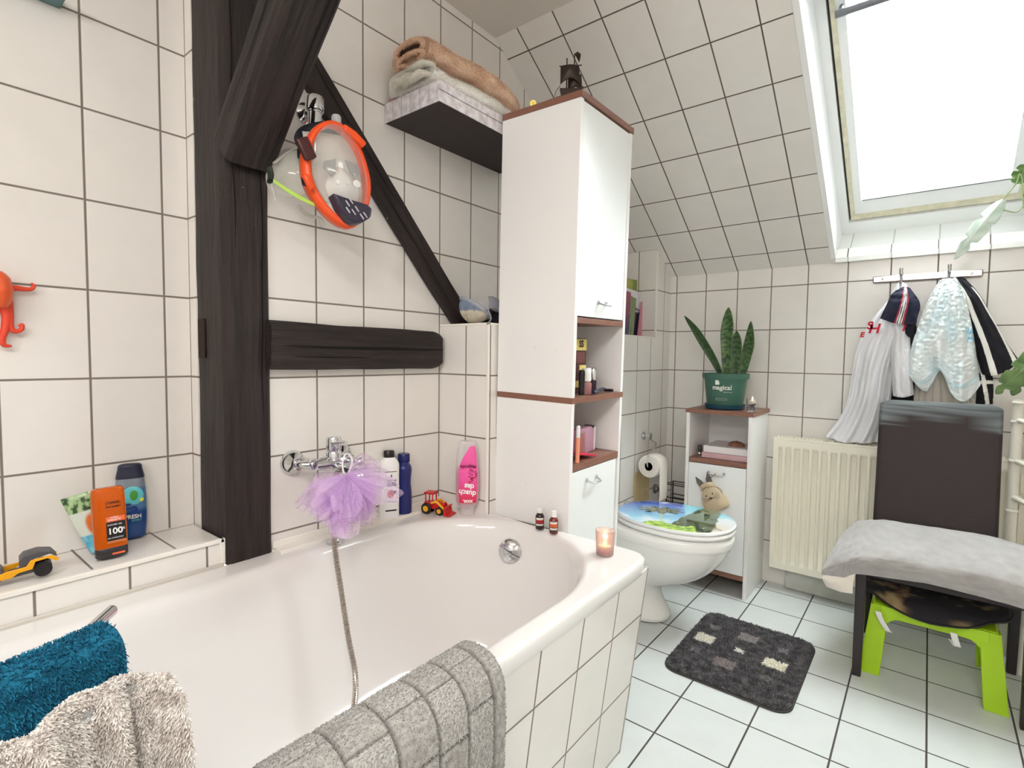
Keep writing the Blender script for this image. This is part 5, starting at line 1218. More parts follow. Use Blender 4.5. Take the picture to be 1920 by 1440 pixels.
sec2 = [(-.070, .010), (-.080, .032), (-.066, .056), (-.02, .066), (.04, .064), (.075, .05), (.082, .026), (.07, .006), (.02, .0), (-.03, .0)]
mb = folded(sec2, [(1.045, 1.225, 1.945), (1.12, 1.222, 1.948), (1.24, 1.210, 1.946), (1.34, 1.20, 1.935), (1.435, 1.19, 1.905)], C8(222, 186, 158), C8(252, 224, 200), 8.0, 22000, .0065, .006)
bt = mb.build('brown_towel', M_brt, None, auto=0, loc=(1.2, 1.22, 1.945), recalc=False); tagit(bt, 'folded light brown towel on top of the stack on the wall shelf', 'towel')
M_brp = mat('towel_brown_plain', (226, 190, 162), .95, nscale=240, nbump=.6)
def loop_fold(cy_, cz_, w, h, r, x):
    pts = []
    for k in range(13):
        a = R(-60 + 300 * k / 12); pts.append((x - .006 * math.sin(a), cy_ + w * math.cos(a), cz_ + h * math.sin(a)))
    return MB().tube(pts, r, 10, flat=.8, smooth=5)
loop_fold(1.225, 1.985, .060, .020, .0085, 1.040).tufts(900, .004, .0008, 5, .2).build('fold', M_brp, bt, recalc=False); loop_fold(1.215, 1.957, .055, .010, .007, 1.036).tufts(700, .004, .0008, 6, .2).build('fold', M_brp, bt, recalc=False)
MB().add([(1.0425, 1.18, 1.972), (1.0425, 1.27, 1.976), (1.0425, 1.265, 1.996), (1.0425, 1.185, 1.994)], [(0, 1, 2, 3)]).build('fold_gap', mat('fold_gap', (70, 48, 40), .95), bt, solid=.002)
a = V((1.058, 1.318, HZ1 + .0015))
lump('pink_cloth', a, (.014, .018, .011), mat('pink_cloth', (196, 160, 158), .9, nscale=120, nbump=.6), 5, 'small pinkish cloth bundle at the rear left corner of the wall shelf', 'cloth', 20)

# ================= fleece cap on the tiled ledge =================
cap = thing('winter_cap', 'blue and cream patterned fleece cap lying on the tiled ledge', 'cap', (1.33, 1.24, 1.2075))
cc = V((1.335, 1.225, 1.262)); rC = .052
M_cap = mat('cap_fleece', (150, 156, 168), .95, vcol=True, nscale=160, nbump=.6, bdist=.003)
def capc(p):
    h = p.z - cc.z; n_ = noise.noise(p * 60) * .5
    if h > -.012 + .1 * n_ * .1: return mixc(C8(96, 112, 136), C8(140, 152, 172), .5 + n_)
    return mixc(C8(178, 172, 158), C8(218, 208, 184), .5 + n_)
def fcap(u, v):
    a = 2 * math.pi * u; b = math.pi * (.5 + .5 * v); r = rC * (1 + .06 * math.sin(a * 3))
    # bowl opening toward the upper right
    p = V((r * 1.12 * math.cos(a) * math.sin(b * 1.0), r * math.sin(a) * math.sin(b), r * math.cos(b)))
    q = Euler((R(18), R(28), 0)).to_matrix() @ p; return cc + q
mb = MB(); base_n = 60
mb.grid(fcap, base_n, 24, cu=True); mb.c = [capc(p) for p in mb.v]; mb.tufts(5000, .0035, .0006, 3, .2, .1)
mb.build('crown', M_cap, cap, auto=0, solid=.0, recalc=False)
rim = [fcap(i / 40, 0) for i in range(41)]
MB().tube(rim, .006, 8, smooth=1, cap=False, flat=.8).tufts(1800, .004, .0006, 4, .2).build('brim_edge', mat('cap_edge', (176, 180, 190), .95), cap, recalc=False)
MB().tube([cc + V((-.03, -.045, .02)), cc + V((-.005, -.057, -.005)), cc + V((.02, -.052, -.035)), cc + V((.03, -.03, -.05))], .0028, 8).build('seam', mat('cap_edge', (176, 180, 190), .95), cap)
f = cgrid([[(1.345, 1.18, 1.300), (1.365, 1.175, 1.302), (1.39, 1.175, 1.297), (1.42, 1.18, 1.29)], [(1.338, 1.168, 1.288), (1.365, 1.162, 1.290), (1.39, 1.162, 1.286), (1.42, 1.168, 1.28)], [(1.338, 1.168, 1.262), (1.365, 1.160, 1.262), (1.39, 1.160, 1.258), (1.42, 1.166, 1.255)], [(1.352, 1.178, 1.256), (1.37, 1.172, 1.252), (1.39, 1.172, 1.25), (1.42, 1.178, 1.25)]])
mb = MB(); mb.grid(f, 26, 16, cf=lambda u, v: mixc(C8(140, 142, 152), C8(172, 172, 180), .5 + noise.noise(V((u * 30, v * 12, 0))))); mb.tufts(2500, .0035, .0006, 8, .2, .1); mb.build('ear_flap', M_cap, cap, auto=0, recalc=False, solid=0)
blk = MB().box((1.385, 1.19, 1.2085), (1.52, 1.30, 1.262)).build('black_pouch', mat('black_cloth2', (26, 22, 26), .85, nscale=60, nbump=.4), None, bevel=.012, bseg=3, loc=(1.45, 1.25, 1.2085)); tagit(blk, 'black pouch on the ledge half hidden behind the tall cabinet', 'pouch')

# ================= books in the niche beside the cabinet =================
M_bkp = mat('book_pages', (232, 226, 214), .8)
def book(name_, pxl, y0, th, w, zt, lean, cf, label, yaw=0):
    a = W(pxl, 630, 1, y0)
    Mb = Matrix.Translation((a.x, y0, 1.2078)) @ Matrix.Rotation(R(yaw), 4, 'Z') @ Matrix.Rotation(R(lean), 4, 'Y')
    t = thing('book', label, 'book', (a.x, y0, 1.2078), 'picture books standing on the tiled ledge'); h = zt
    MB(Mb).box((.0, .0015, .002), (w - .002, th - .0015, h - .002)).build('pages', M_bkp, t, smooth=False)
    mb = MB(Mb); mb.grid(lambda u, v: V((w * u, 0, h * v)), 34, 44, cf=cf); mb.build('front_cover', mat('printed_cover', (255, 255, 255), .3, vcol=True), t, smooth=False, solid=.0015, soff=1)
    MB(Mb).box((0, th - .0012, 0), (w, th, h)).build('rear_cover', M_bkp, t, smooth=False)
    MB(Mb).box((-.0012, 0, 0), (.0008, th, h)).build('spine', mat('spine_' + name_, tuple(int(255 * x ** (1 / 2.2)) for x in cf(.05, .5)), .4), t, smooth=False)
def nz2(u, v, s, k=4): return noise.fractal(V((u * k, v * k, s)), 1, 2, 4)
cA = lambda u, v: mixc(mixc(C8(70, 130, 130), C8(160, 170, 90), v * 1.2), mixc(C8(120, 140, 60), C8(226, 170, 50), nz2(u, v, 5)), .3 + nz2(u, v, 1) + v * .3)
cB = lambda u, v: C8(226, 222, 228) if v > .62 + .05 * math.sin(u * 4) else (C8(200, 190, 210) if abs(v - .58 - .1 * (u - .5) ** 2) < .02 else C8(26, 30, 56))
cC = lambda u, v: mixc(C8(44, 46, 92), C8(150, 60, 80), v * 1.1 + nz2(u, v, 3) * .6)
cD = lambda u, v: mixc(C8(120, 140, 90), C8(90, 110, 60), nz2(u, v, 6))
cE = lambda u, v: mixc(C8(206, 130, 150), C8(230, 190, 190), nz2(u, v, 8))
book('a', 1172, 1.240, .008, .235, .300, 0, cA, 'tall green picture book at the back of the row in the niche', -6)
book('b', 1164, 1.215, .010, .23, .245, 3, cB, 'white and dark blue book in front of the tall green one', -2)
book('c', 1196, 1.196, .006, .085, .19, 12, cE, 'thin pink book leaning in front of the white and blue one', 0)
book('d', 1172, 1.180, .009, .09, .205, 8, cD, 'thin book with green edge leaning behind the violet one', 0)
book('e', 1160, 1.150, .012, .105, .215, 4, cC, 'violet and dark red book at the front of the row in the niche', 0)
bstone = MB(); 
# ================= bottles at the back of the tub =================
def oval(mb, prof, M, n=36, col=None, sq=1.0):
    """prof = [(rx, ry, z)]"""
    vs = []; fs = []; cs_ = []
    for (rx, ry, z) in prof:
        for i in range(n):
            a = 2 * math.pi * i / n; c_, s_ = math.cos(a), math.sin(a)
            vs.append(M @ V((rx * abs(c_) ** sq * (1 if c_ > 0 else -1), ry * abs(s_) ** sq * (1 if s_ > 0 else -1), z))); cs_.append(col(c_, s_, z) if col else (1, 1, 1))
    for k in range(len(prof) - 1):
        for i in range(n): j = (i + 1) % n; fs.append((k * n + i, k * n + j, (k + 1) * n + j, (k + 1) * n + i))
    fs.append(tuple(range(n))[::-1]); fs.append(tuple((len(prof) - 1) * n + i for i in range(n)))
    return mb.add(vs, fs, cs_)
def sub(prof, n=5):
    """smooth a profile"""
    P = [V(p) for p in prof]; o = []
    for i in range(len(P) - 1):
        for k in range(n): o.append(tuple(crs(P, i, k / n)))
    return o + [tuple(P[-1])]
M_bw = mat('bottle_white', (240, 240, 240), .25); M_ink = mat('black_ink', (26, 26, 30), .5); M_wink = mat('white_ink', (248, 248, 248), .5)
def plate(mb, x0, x1, z0, z1, y): return mb.box((x0, y, z0), (x1, y + .0006, z1))
# shampoo
B = W(734, 962, 2, RIM); B = V((1.043, 1.324, RIM + .0095)); FM = frame(B, R(-22), tilt=(R(-3), R(1), 0)) @ Matrix.Scale(1.05, 4)
g = thing('shampoo_bottle', 'white shampoo bottle with black cap leaning against the wall behind the tub', 'bottle', B)
oval(MB(), sub([(.028, .017, 0), (.030, .019, .004), (.030, .019, .12), (.030, .019, .158), (.024, .017, .172), (.0155, .014, .180)]), FM, sq=.7).build('body', M_bw, g)
oval(MB(), [(.0165, .0145, .1805), (.0165, .0145, .198), (.0145, .013, .2005)], FM).build('cap', mat('cap_black', (30, 26, 26), .3), g)
text('lettering', 'GLISS', .0155, FM @ Matrix.Translation((.002, -.0198, .100)), M_ink, g, .0006, bold=.0004, sx=.85)
text('lettering', 'Schwarzkopf', .0055, FM @ Matrix.Translation((.002, -.0198, .1125)), M_ink, g, .0006); MB(FM).ball((.002, -.0196, .126), .004, 10, sc=(.5, .2, 1.1)).build('emblem', M_ink, g)
mb = MB(FM); mb.ball((0, -.0190, .072), .0125, 18, sc=(.85, .16, 1), col=C8(190, 70, 46)); mb.build('fruit_print', mat('fruit_print', (200, 96, 60), .4), g); MB(FM).ball((.0125, -.0196, .077), .005, 12, sc=(1, .16, 1)).build('seal_print', M_ink, g)
mb = plate(MB(FM), -.018, .018, .137, .1395, -.0194); mb.build('gold_stripe', mat('dark_gold', (120, 100, 70), .4), g); mb = plate(MB(FM), -.016, .018, .020, .0245, -.0194); mb.build('small_print', M_ink, g); mb = plate(MB(FM), -.010, .016, .048, .0495, -.0194); mb.build('small_print', M_ink, g)
# blue can
B2 = V((1.105, 1.326, RIM + .0095)); FM = frame(B2)
g = thing('blue_bottle', 'plain dark blue bottle standing right of the white shampoo bottle', 'bottle', B2)
MB().lathe([(r, z) for r, z, _ in sub([(.0235, 0, 0), (.0255, .004, 0), (.0255, .06, 0), (.0225, .10, 0), (.0255, .138, 0), (.0235, .152, 0), (.0175, .162, 0), (.0165, .166, 0)])], B2, 32).build('body', mat('navy_gloss', (30, 38, 104), .3), g)
MB().lathe([(.0185, .1665), (.0195, .169), (.0190, .190), (.0170, .194), (0, .1945)], B2, 32).build('cap', mat('navy_gloss2', (26, 34, 96), .25), g)
# toy tractor
B3 = V((1.185, 1.262, RIM + .0005)); FM = frame(B3, R(-74)) @ Matrix.Scale(1.32, 4)
# local: x forward (to the right), camera side -y
g = thing('toy_tractor', 'red and yellow toy tractor with a front loader on the back rim of the tub', 'toy tractor', B3)
M_tr = mat('toy_red', (206, 36, 36), .25); M_ty = mat('toy_yellow', (240, 178, 40), .3); M_tb = mat('toy_black', (34, 32, 34), .5)
MB(FM).prism([(-.026, .012), (.028, .012), (.030, .026), (.026, .030), (-.002, .031), (-.004, .026), (-.026, .026)], -.0085, .0085).build('chassis', M_tr, g, bevel=.001)
mb = MB(FM)
for x in (-.024, -.004):
    for y in (-.010, .008): mb.box((x, y, .026), (x + .003, y + .002, .050))
mb.box((-.026, -.012, .049), (.001, .012, .054)); mb.box((-.026, -.012, .024), (.001, .012, .028)); mb.build('cab', M_tr, g, smooth=False, bevel=.0006)
for x, y, r in ((-.018, -.0175, .0135), (-.018, .0115, .0135), (.019, -.0155, .0105), (.019, .0095, .0105)):
    w_ = MB(FM).lathe([(r * .55, 0), (r * .9, 0), (r, .0012), (r, .0048), (r * .9, .006), (r * .55, .006)], (x, y, r), 28, ax=(0, 1, 0)).build('wheel', M_tb, g); MB(FM).lathe([(r * .55, -.0002), (r * .55, .0062)], (x, y, r), 20, ax=(0, 1, 0)).build('hub', M_ty, w_)
for y in (-.0125, .0105): MB(FM).prism([(-.006, .030), (.010, .036), (.034, .018), (.036, .012), (.033, .012), (.010, .030), (-.006, .026)], y, y + .002).build('loader_arm', M_ty, g)
MB(FM).prism([(.034, .002), (.050, .001), (.050, .003), (.038, .006), (.036, .020), (.040, .022), (.036, .024), (.033, .020)], -.018, .018).build('bucket', M_tr, g)
MB(FM).box((.022, -.004, .030), (.027, .004, .0315)).build('engine_trim', M_ty, g)
# pink shower gel standing on its head
B4 = W(880, 961, 2, RIM) + V((-.014, -.004, .0005)); FM = frame(B4) @ Matrix.Scale(1.38, 4)
g = thing('pink_shower_gel', 'pink shower gel bottle with clear top standing near the tiled corner', 'bottle', B4)
M_clearp = mat('clear_plastic', (244, 236, 240), .1, alpha=.35, coat=.4); M_pgel = mat('pink_gel', (232, 70, 150), .15, trans=.35, ior=1.35)
pf = [(.017, .013, 0), (.0175, .0135, .016), (.0235, .0155, .022), (.028, .018, .04), (.0295, .019, .075), (.0285, .019, .11), (.0255, .018, .15), (.0215, .016, .170), (.018, .014, .176)]
oval(MB(), sub(pf), FM, 44).build('shell', M_clearp, g)
pin = [(.0215, .0125, .0235), (.026, .0155, .04), (.0275, .0165, .075), (.0268, .0165, .105), (.0262, .016, .112)]
oval(MB(), sub(pin), FM, 44).build('gel', M_pgel, g)
def shape(mb, pts, y, th=.0006): return mb.prism(pts, y, y + th)
def onoval(u, z, e=.0004):   # point on the front of the bottle
    P = sub(pf); k = min(range(len(P)), key=lambda i: abs(P[i][2] - z)); rx, ry = P[k][0], P[k][1]; return V((u * rx, -ry * math.sqrt(max(0, 1 - u * u)) - e, z))
mb = MB(FM); mb.grid(lambda u, v: onoval(-.72 + (1.5 - .95 * max(0, (v - .6) / .4) ** 1.6) * u + .95 * max(0, (v - .6) / .4) ** 1.6, .030 + .136 * v), 20, 40, cf=lambda u, v: mixc(C8(226, 44, 70), C8(244, 96, 170), min(1, v * 2.2)) if not (.35 < v < .62 and u > .5 and noise.noise(V((u * 9, v * 30, 0))) > .05) else C8(150, 30, 60)); mb.build('label', mat('gel_label', (240, 90, 160), .25, vcol=True), g)
UPD = Matrix.Rotation(R(180), 4, 'Y')
text('lettering', 'dusch', .0175, FM @ Matrix.Translation((0, -.0200, .056)) @ UPD @ Matrix.Rotation(R(8), 4, 'Y'), M_wink, g, .0006, bold=.0005); text('lettering', 'das', .0175, FM @ Matrix.Translation((.004, -.0200, .071)) @ UPD @ Matrix.Rotation(R(8), 4, 'Y'), M_wink, g, .0006, bold=.0005)
text('lettering', 'XXXL', .0085, FM @ Matrix.Translation((.001, -.0200, .036)) @ UPD, M_wink, g, .0006, bold=.0004); text('lettering', 'Magnolie', .0105, FM @ Matrix.Translation((.001, -.0200, .118)) @ UPD, mat('wine_ink', (120, 20, 70), .5), g, .0006, bold=.0002)
# two small dark bottles at the cabinet
for (px_, py_, c, lab, dy) in ((1012, 985, (40, 22, 24), 'tiny dark bottle with white cap and red label on the tub rim, nearer the wall', 0), (1038, 993, (110, 40, 26), 'tiny brown bottle with white cap and orange label on the tub rim, nearer the candle', 0)):
    a = W(px_, py_, 2, RIM); a = V((a.x - .025, a.y * (a.x - .025) / a.x, RIM + .0005)); FM = frame(a)
    g = thing('small_bottle', lab, 'bottle', a)
    MB().lathe([(0, 0), (.0125, 0), (.0135, .002), (.0135, .040), (.008, .048), (.0065, .049)], a, 24).build('body', mat('brown_glass_%d' % c[0], c, .08, coat=.5), g); MB().lathe([(.0085, .049), (.0085, .066), (.007, .067), (0, .067)], a, 20).build('cap', mat('cap_white', (238, 236, 234), .3), g)
    lw = MB(FM); lw.grid(lambda u, v: V((.0139 * math.sin(R(-50 + 100 * u)), -.0139 * math.cos(R(-50 + 100 * u)), .006 + .030 * v)), 12, 12, cf=lambda u, v, c=c: (C8(226, 220, 214) if v > .82 or abs(v - .3) < .07 else (C8(170, 34, 40) if c[0] < 60 else C8(206, 96, 50)) if v > .45 else C8(50, 30, 28))); lw.build('label', mat('small_label', (220, 220, 210), .4, vcol=True), g)
# tea light glass on the front corner of the rim
a = W(1134, 1040, 2, RIM) + V((0, 0, .0005))
g = thing('tea_light_glass', 'frosted pink glass with burning tea light on the tub corner', 'candle glass', a)
MB().lathe([(0, 0), (.021, 0), (.0225, .002), (.026, .066), (.0242, .066), (.021, .005), (0, .005)], a, 40).build('glass', M_frost, g)
MB().lathe([(0, .0055), (.0195, .0055), (.0195, .014), (0, .0135)], a, 28).build('wax_layer', mat('pink_wax', (214, 160, 166), .5), g)
MB().lathe([(0, .0145), (.016, .0145), (.016, .026), (0, .025)], a, 28).build('tea_light', mat('wax', (246, 236, 220), .5, sss=.2), g); MB().lathe([(0, .0255), (.0042, .030), (.0032, .037), (0, .046)], a, 14).build('flame', M_flame, g)
fl = bpy.data.lights.new('tea_light_glow', 'POINT'); fl.energy = .03; fl.color = (1, .7, .4); fl.shadow_soft_size = .004; fo = bpy.data.objects.new('tea_light_glow', fl); fo.location = a + V((0, 0, .05)); col.objects.link(fo)

# ================= things on the left ledge =================
LZ = .6415
B = W(212, 1043, 2, LZ); B.y += .008; FM = frame(B, tilt=(R(-4), R(-2), 0)) @ Matrix.Rotation(R(8), 4, 'Z') @ Matrix.Scale(1.08, 4)
g = thing('orange_shower_gel', 'transparent orange shower gel bottle standing upside down on its black cap', 'bottle', B)
oval(MB(), sub([(.0235, .014, .0165), (.0275, .016, .022), (.0285, .017, .06), (.0285, .017, .115), (.0275, .0155, .135), (.0225, .012, .142), (.0, .0, .143)]), FM, 44, sq=.62).build('body', mat('orange_gel', (226, 104, 20), .12, trans=.35, ior=1.35), g)
cp_ = oval(MB(), [(.0255, .0155, 0), (.0275, .0165, .002), (.0275, .0165, .018), (.0262, .0158, .0195)], FM, 44, sq=.62).build('cap', mat('cap_dark_grey', (52, 46, 50), .35), g)
mb = plate(MB(FM), -.001, .020, .005, .0085, -.0168); mb.build('orange_stripe', mat('orange_print', (240, 110, 60), .4), g)
mb = plate(MB(FM), -.008, .024, .034, .072, -.0178); mb.build('label', M_ink, g); mb = plate(MB(FM), -.008, .024, .073, .083, -.0179); mb.build('label_band', mat('orange_print', (240, 110, 60), .4), g); mb = plate(MB(FM), -.008, .024, .029, .034, -.0179); mb.build('label_edge', mat('copper_print', (196, 116, 70), .4), g)
text('lettering', '100', .0170, FM @ Matrix.Translation((.006, -.0184, .0530)), M_wink, g, .0004, bold=.0004); text('lettering', '%', .0070, FM @ Matrix.Translation((.0205, -.0184, .0560)), M_wink, g, .0004)
text('lettering', 'HYDRA\nENERGETIC', .0050, FM @ Matrix.Translation((.006, -.0184, .0790)), M_wink, g, .0004, sx=.85); text('lettering', "L'OREAL", .0078, FM @ Matrix.Translation((.006, -.0180, .112)), M_ink, g, .0004, sx=.9); text('lettering', 'MEN EXPERT', .0052, FM @ Matrix.Translation((.006, -.0180, .1035)), M_ink, g, .0004, sx=.9)
text('lettering', 'SHOWER GEL', .0040, FM @ Matrix.Translation((.006, -.0184, .0665)), M_wink, g, .0004); text('lettering', '24h HYDRATION', .0034, FM @ Matrix.Translation((.006, -.0184, .0395)), M_wink, g, .0004)
B = W(247, 1006, 2, LZ); FM = frame(B, tilt=(R(-2), R(0), 0)) @ Matrix.Scale(1.06, 4)
g = thing('blue_shower_gel', 'clear and blue shower gel bottle with dark cap behind the orange bottle', 'bottle', B)
def bcol(c_, s_, z): return C8(150, 160, 172) if z > .118 else (C8(96, 140, 186) if z > .07 else C8(40, 84, 150))
oval(MB(), sub([(.024, .013, 0), (.0275, .0155, .004), (.0305, .017, .04), (.0305, .017, .09), (.028, .016, .125), (.0265, .0155, .138)]), FM, 44, bcol, sq=.85).build('body', mat('blue_gel', (80, 130, 186), .12, vcol=True, trans=.25), g)
oval(MB(), sub([(.0275, .0160, .138), (.0275, .0160, .142), (.0240, .0150, .158), (.0205, .014, .170), (.0, .0, .172)], 4), FM, 44, sq=.85).build('cap', mat('cap_navy', (38, 42, 64), .3), g)
MB(FM).ball((.004, -.0162, .098), .022, 24, sc=(.95, .09, 1.0), col=(1, 1, 1)).build('round_print', mat('turquoise_print', (96, 190, 200), .35), g); MB(FM).ball((.006, -.0180, .099), .011, 20, sc=(.7, .08, 1.1)).build('leaf_print', mat('green_print', (70, 150, 60), .4), g); MB(FM).ball((.020, -.0162, .088), .0052, 14, sc=(1, .3, 1)).build('yellow_seal', mat('yellow_seal', (220, 220, 60), .4), g)
text('lettering', 'Fa', .034, FM @ Matrix.Translation((-.001, -.0182, .068)), mat('blue_ink', (28, 60, 140), .4), g, .0005, bold=.0008); text('lettering', 'FRESH', .0125, FM @ Matrix.Translation((.004, -.0182, .050)), M_wink, g, .0005, bold=.0002, sx=.9); text('lettering', 'SPORT', .0065, FM @ Matrix.Translation((.010, -.0182, .041)), mat('turquoise_print', (96, 190, 200), .35), g, .0005)
# refill pouch
B = W(190, 1036, 2, LZ) + V((-.003, .018, 0)); FM = frame(B, tilt=(R(-5), R(-13), 0))
g = thing('gel_pouch', 'colourful green and turquoise gel pouch leaning left of the orange bottle', 'pouch', B)
def pouchc(u, v):
    n_ = noise.fractal(V((u * 6, v * 9, 2.0)), 1, 2, 4)
    if v > .70: return mixc(C8(96, 150, 60), C8(180, 204, 160), .5 + n_) if n_ > -.12 else C8(50, 76, 50)
    if v > .30: return mixc(C8(214, 226, 214), C8(222, 120, 60), (.22 - math.hypot((u - .66) * .8, (v - .48) * 1.1)) * 14)
    return mixc(C8(60, 170, 206), C8(140, 206, 222), .5 + n_)
mb = MB(FM)
for sgn in (-1, 1):
    mb.grid(lambda u, v: V(((u - .5) * (.024 + .040 * v ** .8), sgn * .014 * math.sin(math.pi * u) ** .7 * (1 - v) ** .5, .138 * v - .004 * math.sin(v * 3) * 0)), 24, 40, cf=pouchc)
mb.build('film', mat('pouch_print', (200, 220, 200), .25, vcol=True), g, auto=0)
# toy roller
A0, A1 = W(-40, 1098, 2, LZ), W(92, 1072, 2, LZ); dv = (A1 - A0); yw = math.atan2(dv.y, dv.x)
CT_ = W(75, 1083, 2, LZ)
FM = frame(CT_ + V((.008, .022, 0)), yw + R(4)) @ Matrix.Scale(1.15, 4)
g = thing('toy_roller', 'yellow and grey toy road roller at the front of the tiled ledge', 'toy vehicle', CT_)
M_cy = mat('toy_yellow2', (240, 170, 30), .3); M_cg = mat('toy_grey', (84, 82, 86), .45)
rr0 = .0125
for y in (-.019, .011):
    w_ = MB(FM).lathe([(rr0 * .5, 0), (rr0 * .92, 0), (rr0, .0015), (rr0, .0075), (rr0 * .92, .009), (rr0 * .5, .009)], (0, y, rr0 + .0004), 32, ax=(0, 1, 0)).build('wheel', M_tb, g); MB(FM).lathe([(rr0 * .5, .001), (rr0 * .2, .002), (rr0 * .2, .008), (rr0 * .5, .008)], (0, y, rr0 + .0004), 20, ax=(0, 1, 0)).build('hub', M_cg, w_)
MB(FM).lathe([(.0155, -.018), (.0165, -.016), (.0165, .016), (.0155, .018)], (-.066, 0, .0169), 36, ax=(0, 1, 0)).build('drum', M_cg, g)
for y in (-.021, .018): MB(FM).prism([(-.088, .006), (-.040, .010), (-.032, .016), (-.014, .018), (-.010, .030), (.006, .032), (.018, .024), (.022, .028), (.012, .036), (-.016, .034), (-.022, .024), (-.044, .022), (-.088, .012)], y, y + .003).build('frame_side', M_cy, g, bevel=.0006)
MB(FM).prism([(-.030, .018), (-.014, .020), (-.012, .034), (.010, .038), (.020, .030), (.012, .042), (-.006, .046), (-.024, .043), (-.030, .036)], -.017, .017).build('engine_hood', M_cg, g, bevel=.002)
MB(FM).prism([(-.045, .008), (.012, .012), (.012, .020), (-.045, .014)], -.016, .016).build('underbody', M_cg, g, bevel=.001)
# octopus on the wall
M_oct = mat('octopus_rubber', (236, 100, 50), .35, vcol=True)
oc = W(12, 535, 1, D2 - .022)
g = thing('rubber_octopus', 'orange rubber octopus stuck on the left wall tiles', 'toy octopus', oc)
mb = MB()
OY = D2 - .016
def op(x, y, o=0): return W(x, y, 1, OY - o)
oc_c = C8(232, 96, 48)
pb = [op(-14, 512, .012), op(-8, 525, .014), op(-4, 545, .014), op(0, 560, .012), op(2, 575, .008)]
mb.tube(pb, [.018, .030, .033, .026, .014], 20, c=oc_c, flat=.75, smooth=8)
b_ = mb.build('body', M_oct, g, auto=0)
for pts, r in (([op(5, 545), op(25, 540), op(45, 542), op(58, 542), op(64, 536), (op(58, 531))], [.010, .0065, .005, .0042, .0036, .002]), ([op(14, 560), op(19, 590), op(20, 612), op(28, 621), op(40, 618), op(42, 609), op(34, 611)], [.009, .006, .0055, .005, .0042, .0036, .002]), ([op(4, 565), op(12, 590), op(10, 615), op(4, 635), op(8, 647), op(22, 649)], [.012, .0085, .0075, .0065, .005, .002]), ([op(-30, 560), op(-40, 600), op(-50, 640), op(-40, 650)], [.010, .007, .005, .002]), ([op(-30, 545), op(-60, 545), op(-80, 535)], [.010, .006, .003])):
    MB().tube(pts, r, 12, c=C8(228, 74, 48), smooth=8).build('arm', M_oct, g, auto=0)
MB().ball(op(13, 551, .022), .0028, 10, col=C8(60, 30, 10)).build('eye', mat('black_bead', (22, 18, 18), .2), g); MB().tube([op(4, 557, .024), op(9, 553, .024), op(15, 551, .021)], .003, 8, c=C8(236, 170, 90)).build('eyelid', M_oct, g)
# teal shelf above the picture's upper left corner
M_teal = mat('teal_board', (94, 122, 126), .6)
ts = MB().box((-.10, D2 - .07, 1.858), (.312, D2 - .0005, 1.876)).build('teal_wall_board', M_teal, None, smooth=False, bevel=.001, loc=(.1, D2, 1.86)); tagit(ts, 'grey teal board fixed to the tiles at the top left corner', 'wall board')

# ================= diving masks hanging from the shower holder =================
M_or = mat('orange_rubber', (238, 84, 34), .3); M_lens = mat('clear_lens', (240, 240, 236), .05, trans=.0, alpha=.22, coat=.6); M_nvy = mat('navy_strap', (28, 30, 44), .6); M_sil = mat('clear_silicone', (214, 212, 204), .3, alpha=.55)
mc = W(637, 330, 1, 1.17)
msk = thing('snorkel_mask', 'full-face snorkel mask with orange frame hanging from the chrome holder', 'diving mask', mc)
KM = frame(mc, math.atan2(-mc.y, -mc.x) + math.pi / 2, tilt=(0, R(-9), 0)) @ Matrix.Rotation(R(24), 4, 'Z')
HW, HH = .086, .128
def ringpt(a, kx=1, kz=1, y=0):
    c_, s_ = math.cos(a), math.sin(a); w_ = HW * kx * (1 - .22 * max(0, -s_) ** 1.5); return V((w_ * c_, y + .018 * c_ * c_, HH * kz * s_))
n = 72; vs = []; fs = []; mb = MB(KM)
for i in range(n):
    a = 2 * math.pi * i / n
    for (k, y) in ((1.0, .018), (1.03, .0), (.99, -.016), (.86, -.022), (.80, -.014), (.80, .004), (.88, .018)):
        kk_ = k; vs.append(ringpt(a, kk_, .5 + kk_ / 2, y))
for i in range(n):
    for j in range(7): fs.append((i * 7 + j, i * 7 + (j + 1) % 7, ((i + 1) % n) * 7 + (j + 1) % 7, ((i + 1) % n) * 7 + j))
mb.add(vs, fs); mb.build('frame', M_or, msk, auto=0)
mb = MB(KM); mb.grid(lambda u, v: (lambda p, r: V((p.x * r, -.020 - .042 * (1 - r ** 2.2) + .018 * (p.x / HW) ** 2 * r, p.z * r)))(ringpt(2 * math.pi * u, .83, .92), 1 - v), 60, 16, cu=True); mb.build('lens', M_lens, msk, auto=0)
# inner nose cup
mb = MB(KM); mb.grid(lambda u, v: (lambda a, r: V((.044 * r * math.cos(a) * (1 - .3 * max(0, math.sin(a))), -.004 - .030 * (1 - r ** 1.6), -.030 + .050 * r * math.sin(a))))(2 * math.pi * u, 1 - v * .96), 40, 14, cu=True); mb.build('inner_cup', mat('white_silicone', (228, 228, 224), .3, alpha=.8), msk, auto=0)
mb = MB(KM); mb.grid(lambda u, v: V((.072 * (u - .5) * 1.9, .020 - .01 * math.cos((u - .5) * 3), .02 + (v - .5) * .17)), 20, 20); mb.build('face_skirt', M_sil, msk, auto=0, solid=.001)
MB(KM).ball((.024, -.036, -.028), .010, 16, sc=(1, .4, 1)).build('valve', mat('white_silicone2', (240, 240, 238), .2), msk); MB(KM).ball((-.020, -.026, -.024), .007, 14, sc=(1, .4, 1)).build('valve', mat('white_silicone2', (240, 240, 238), .2), msk)
for sx in (-1, 1): MB(KM).prism([(sx * .012, .034), (sx * .042, .026), (sx * .048, .010), (sx * .032, -.010), (sx * .020, .004)], -.020, -.016).build('inner_flap', mat('smoke_silicone', (130, 130, 132), .3), msk)
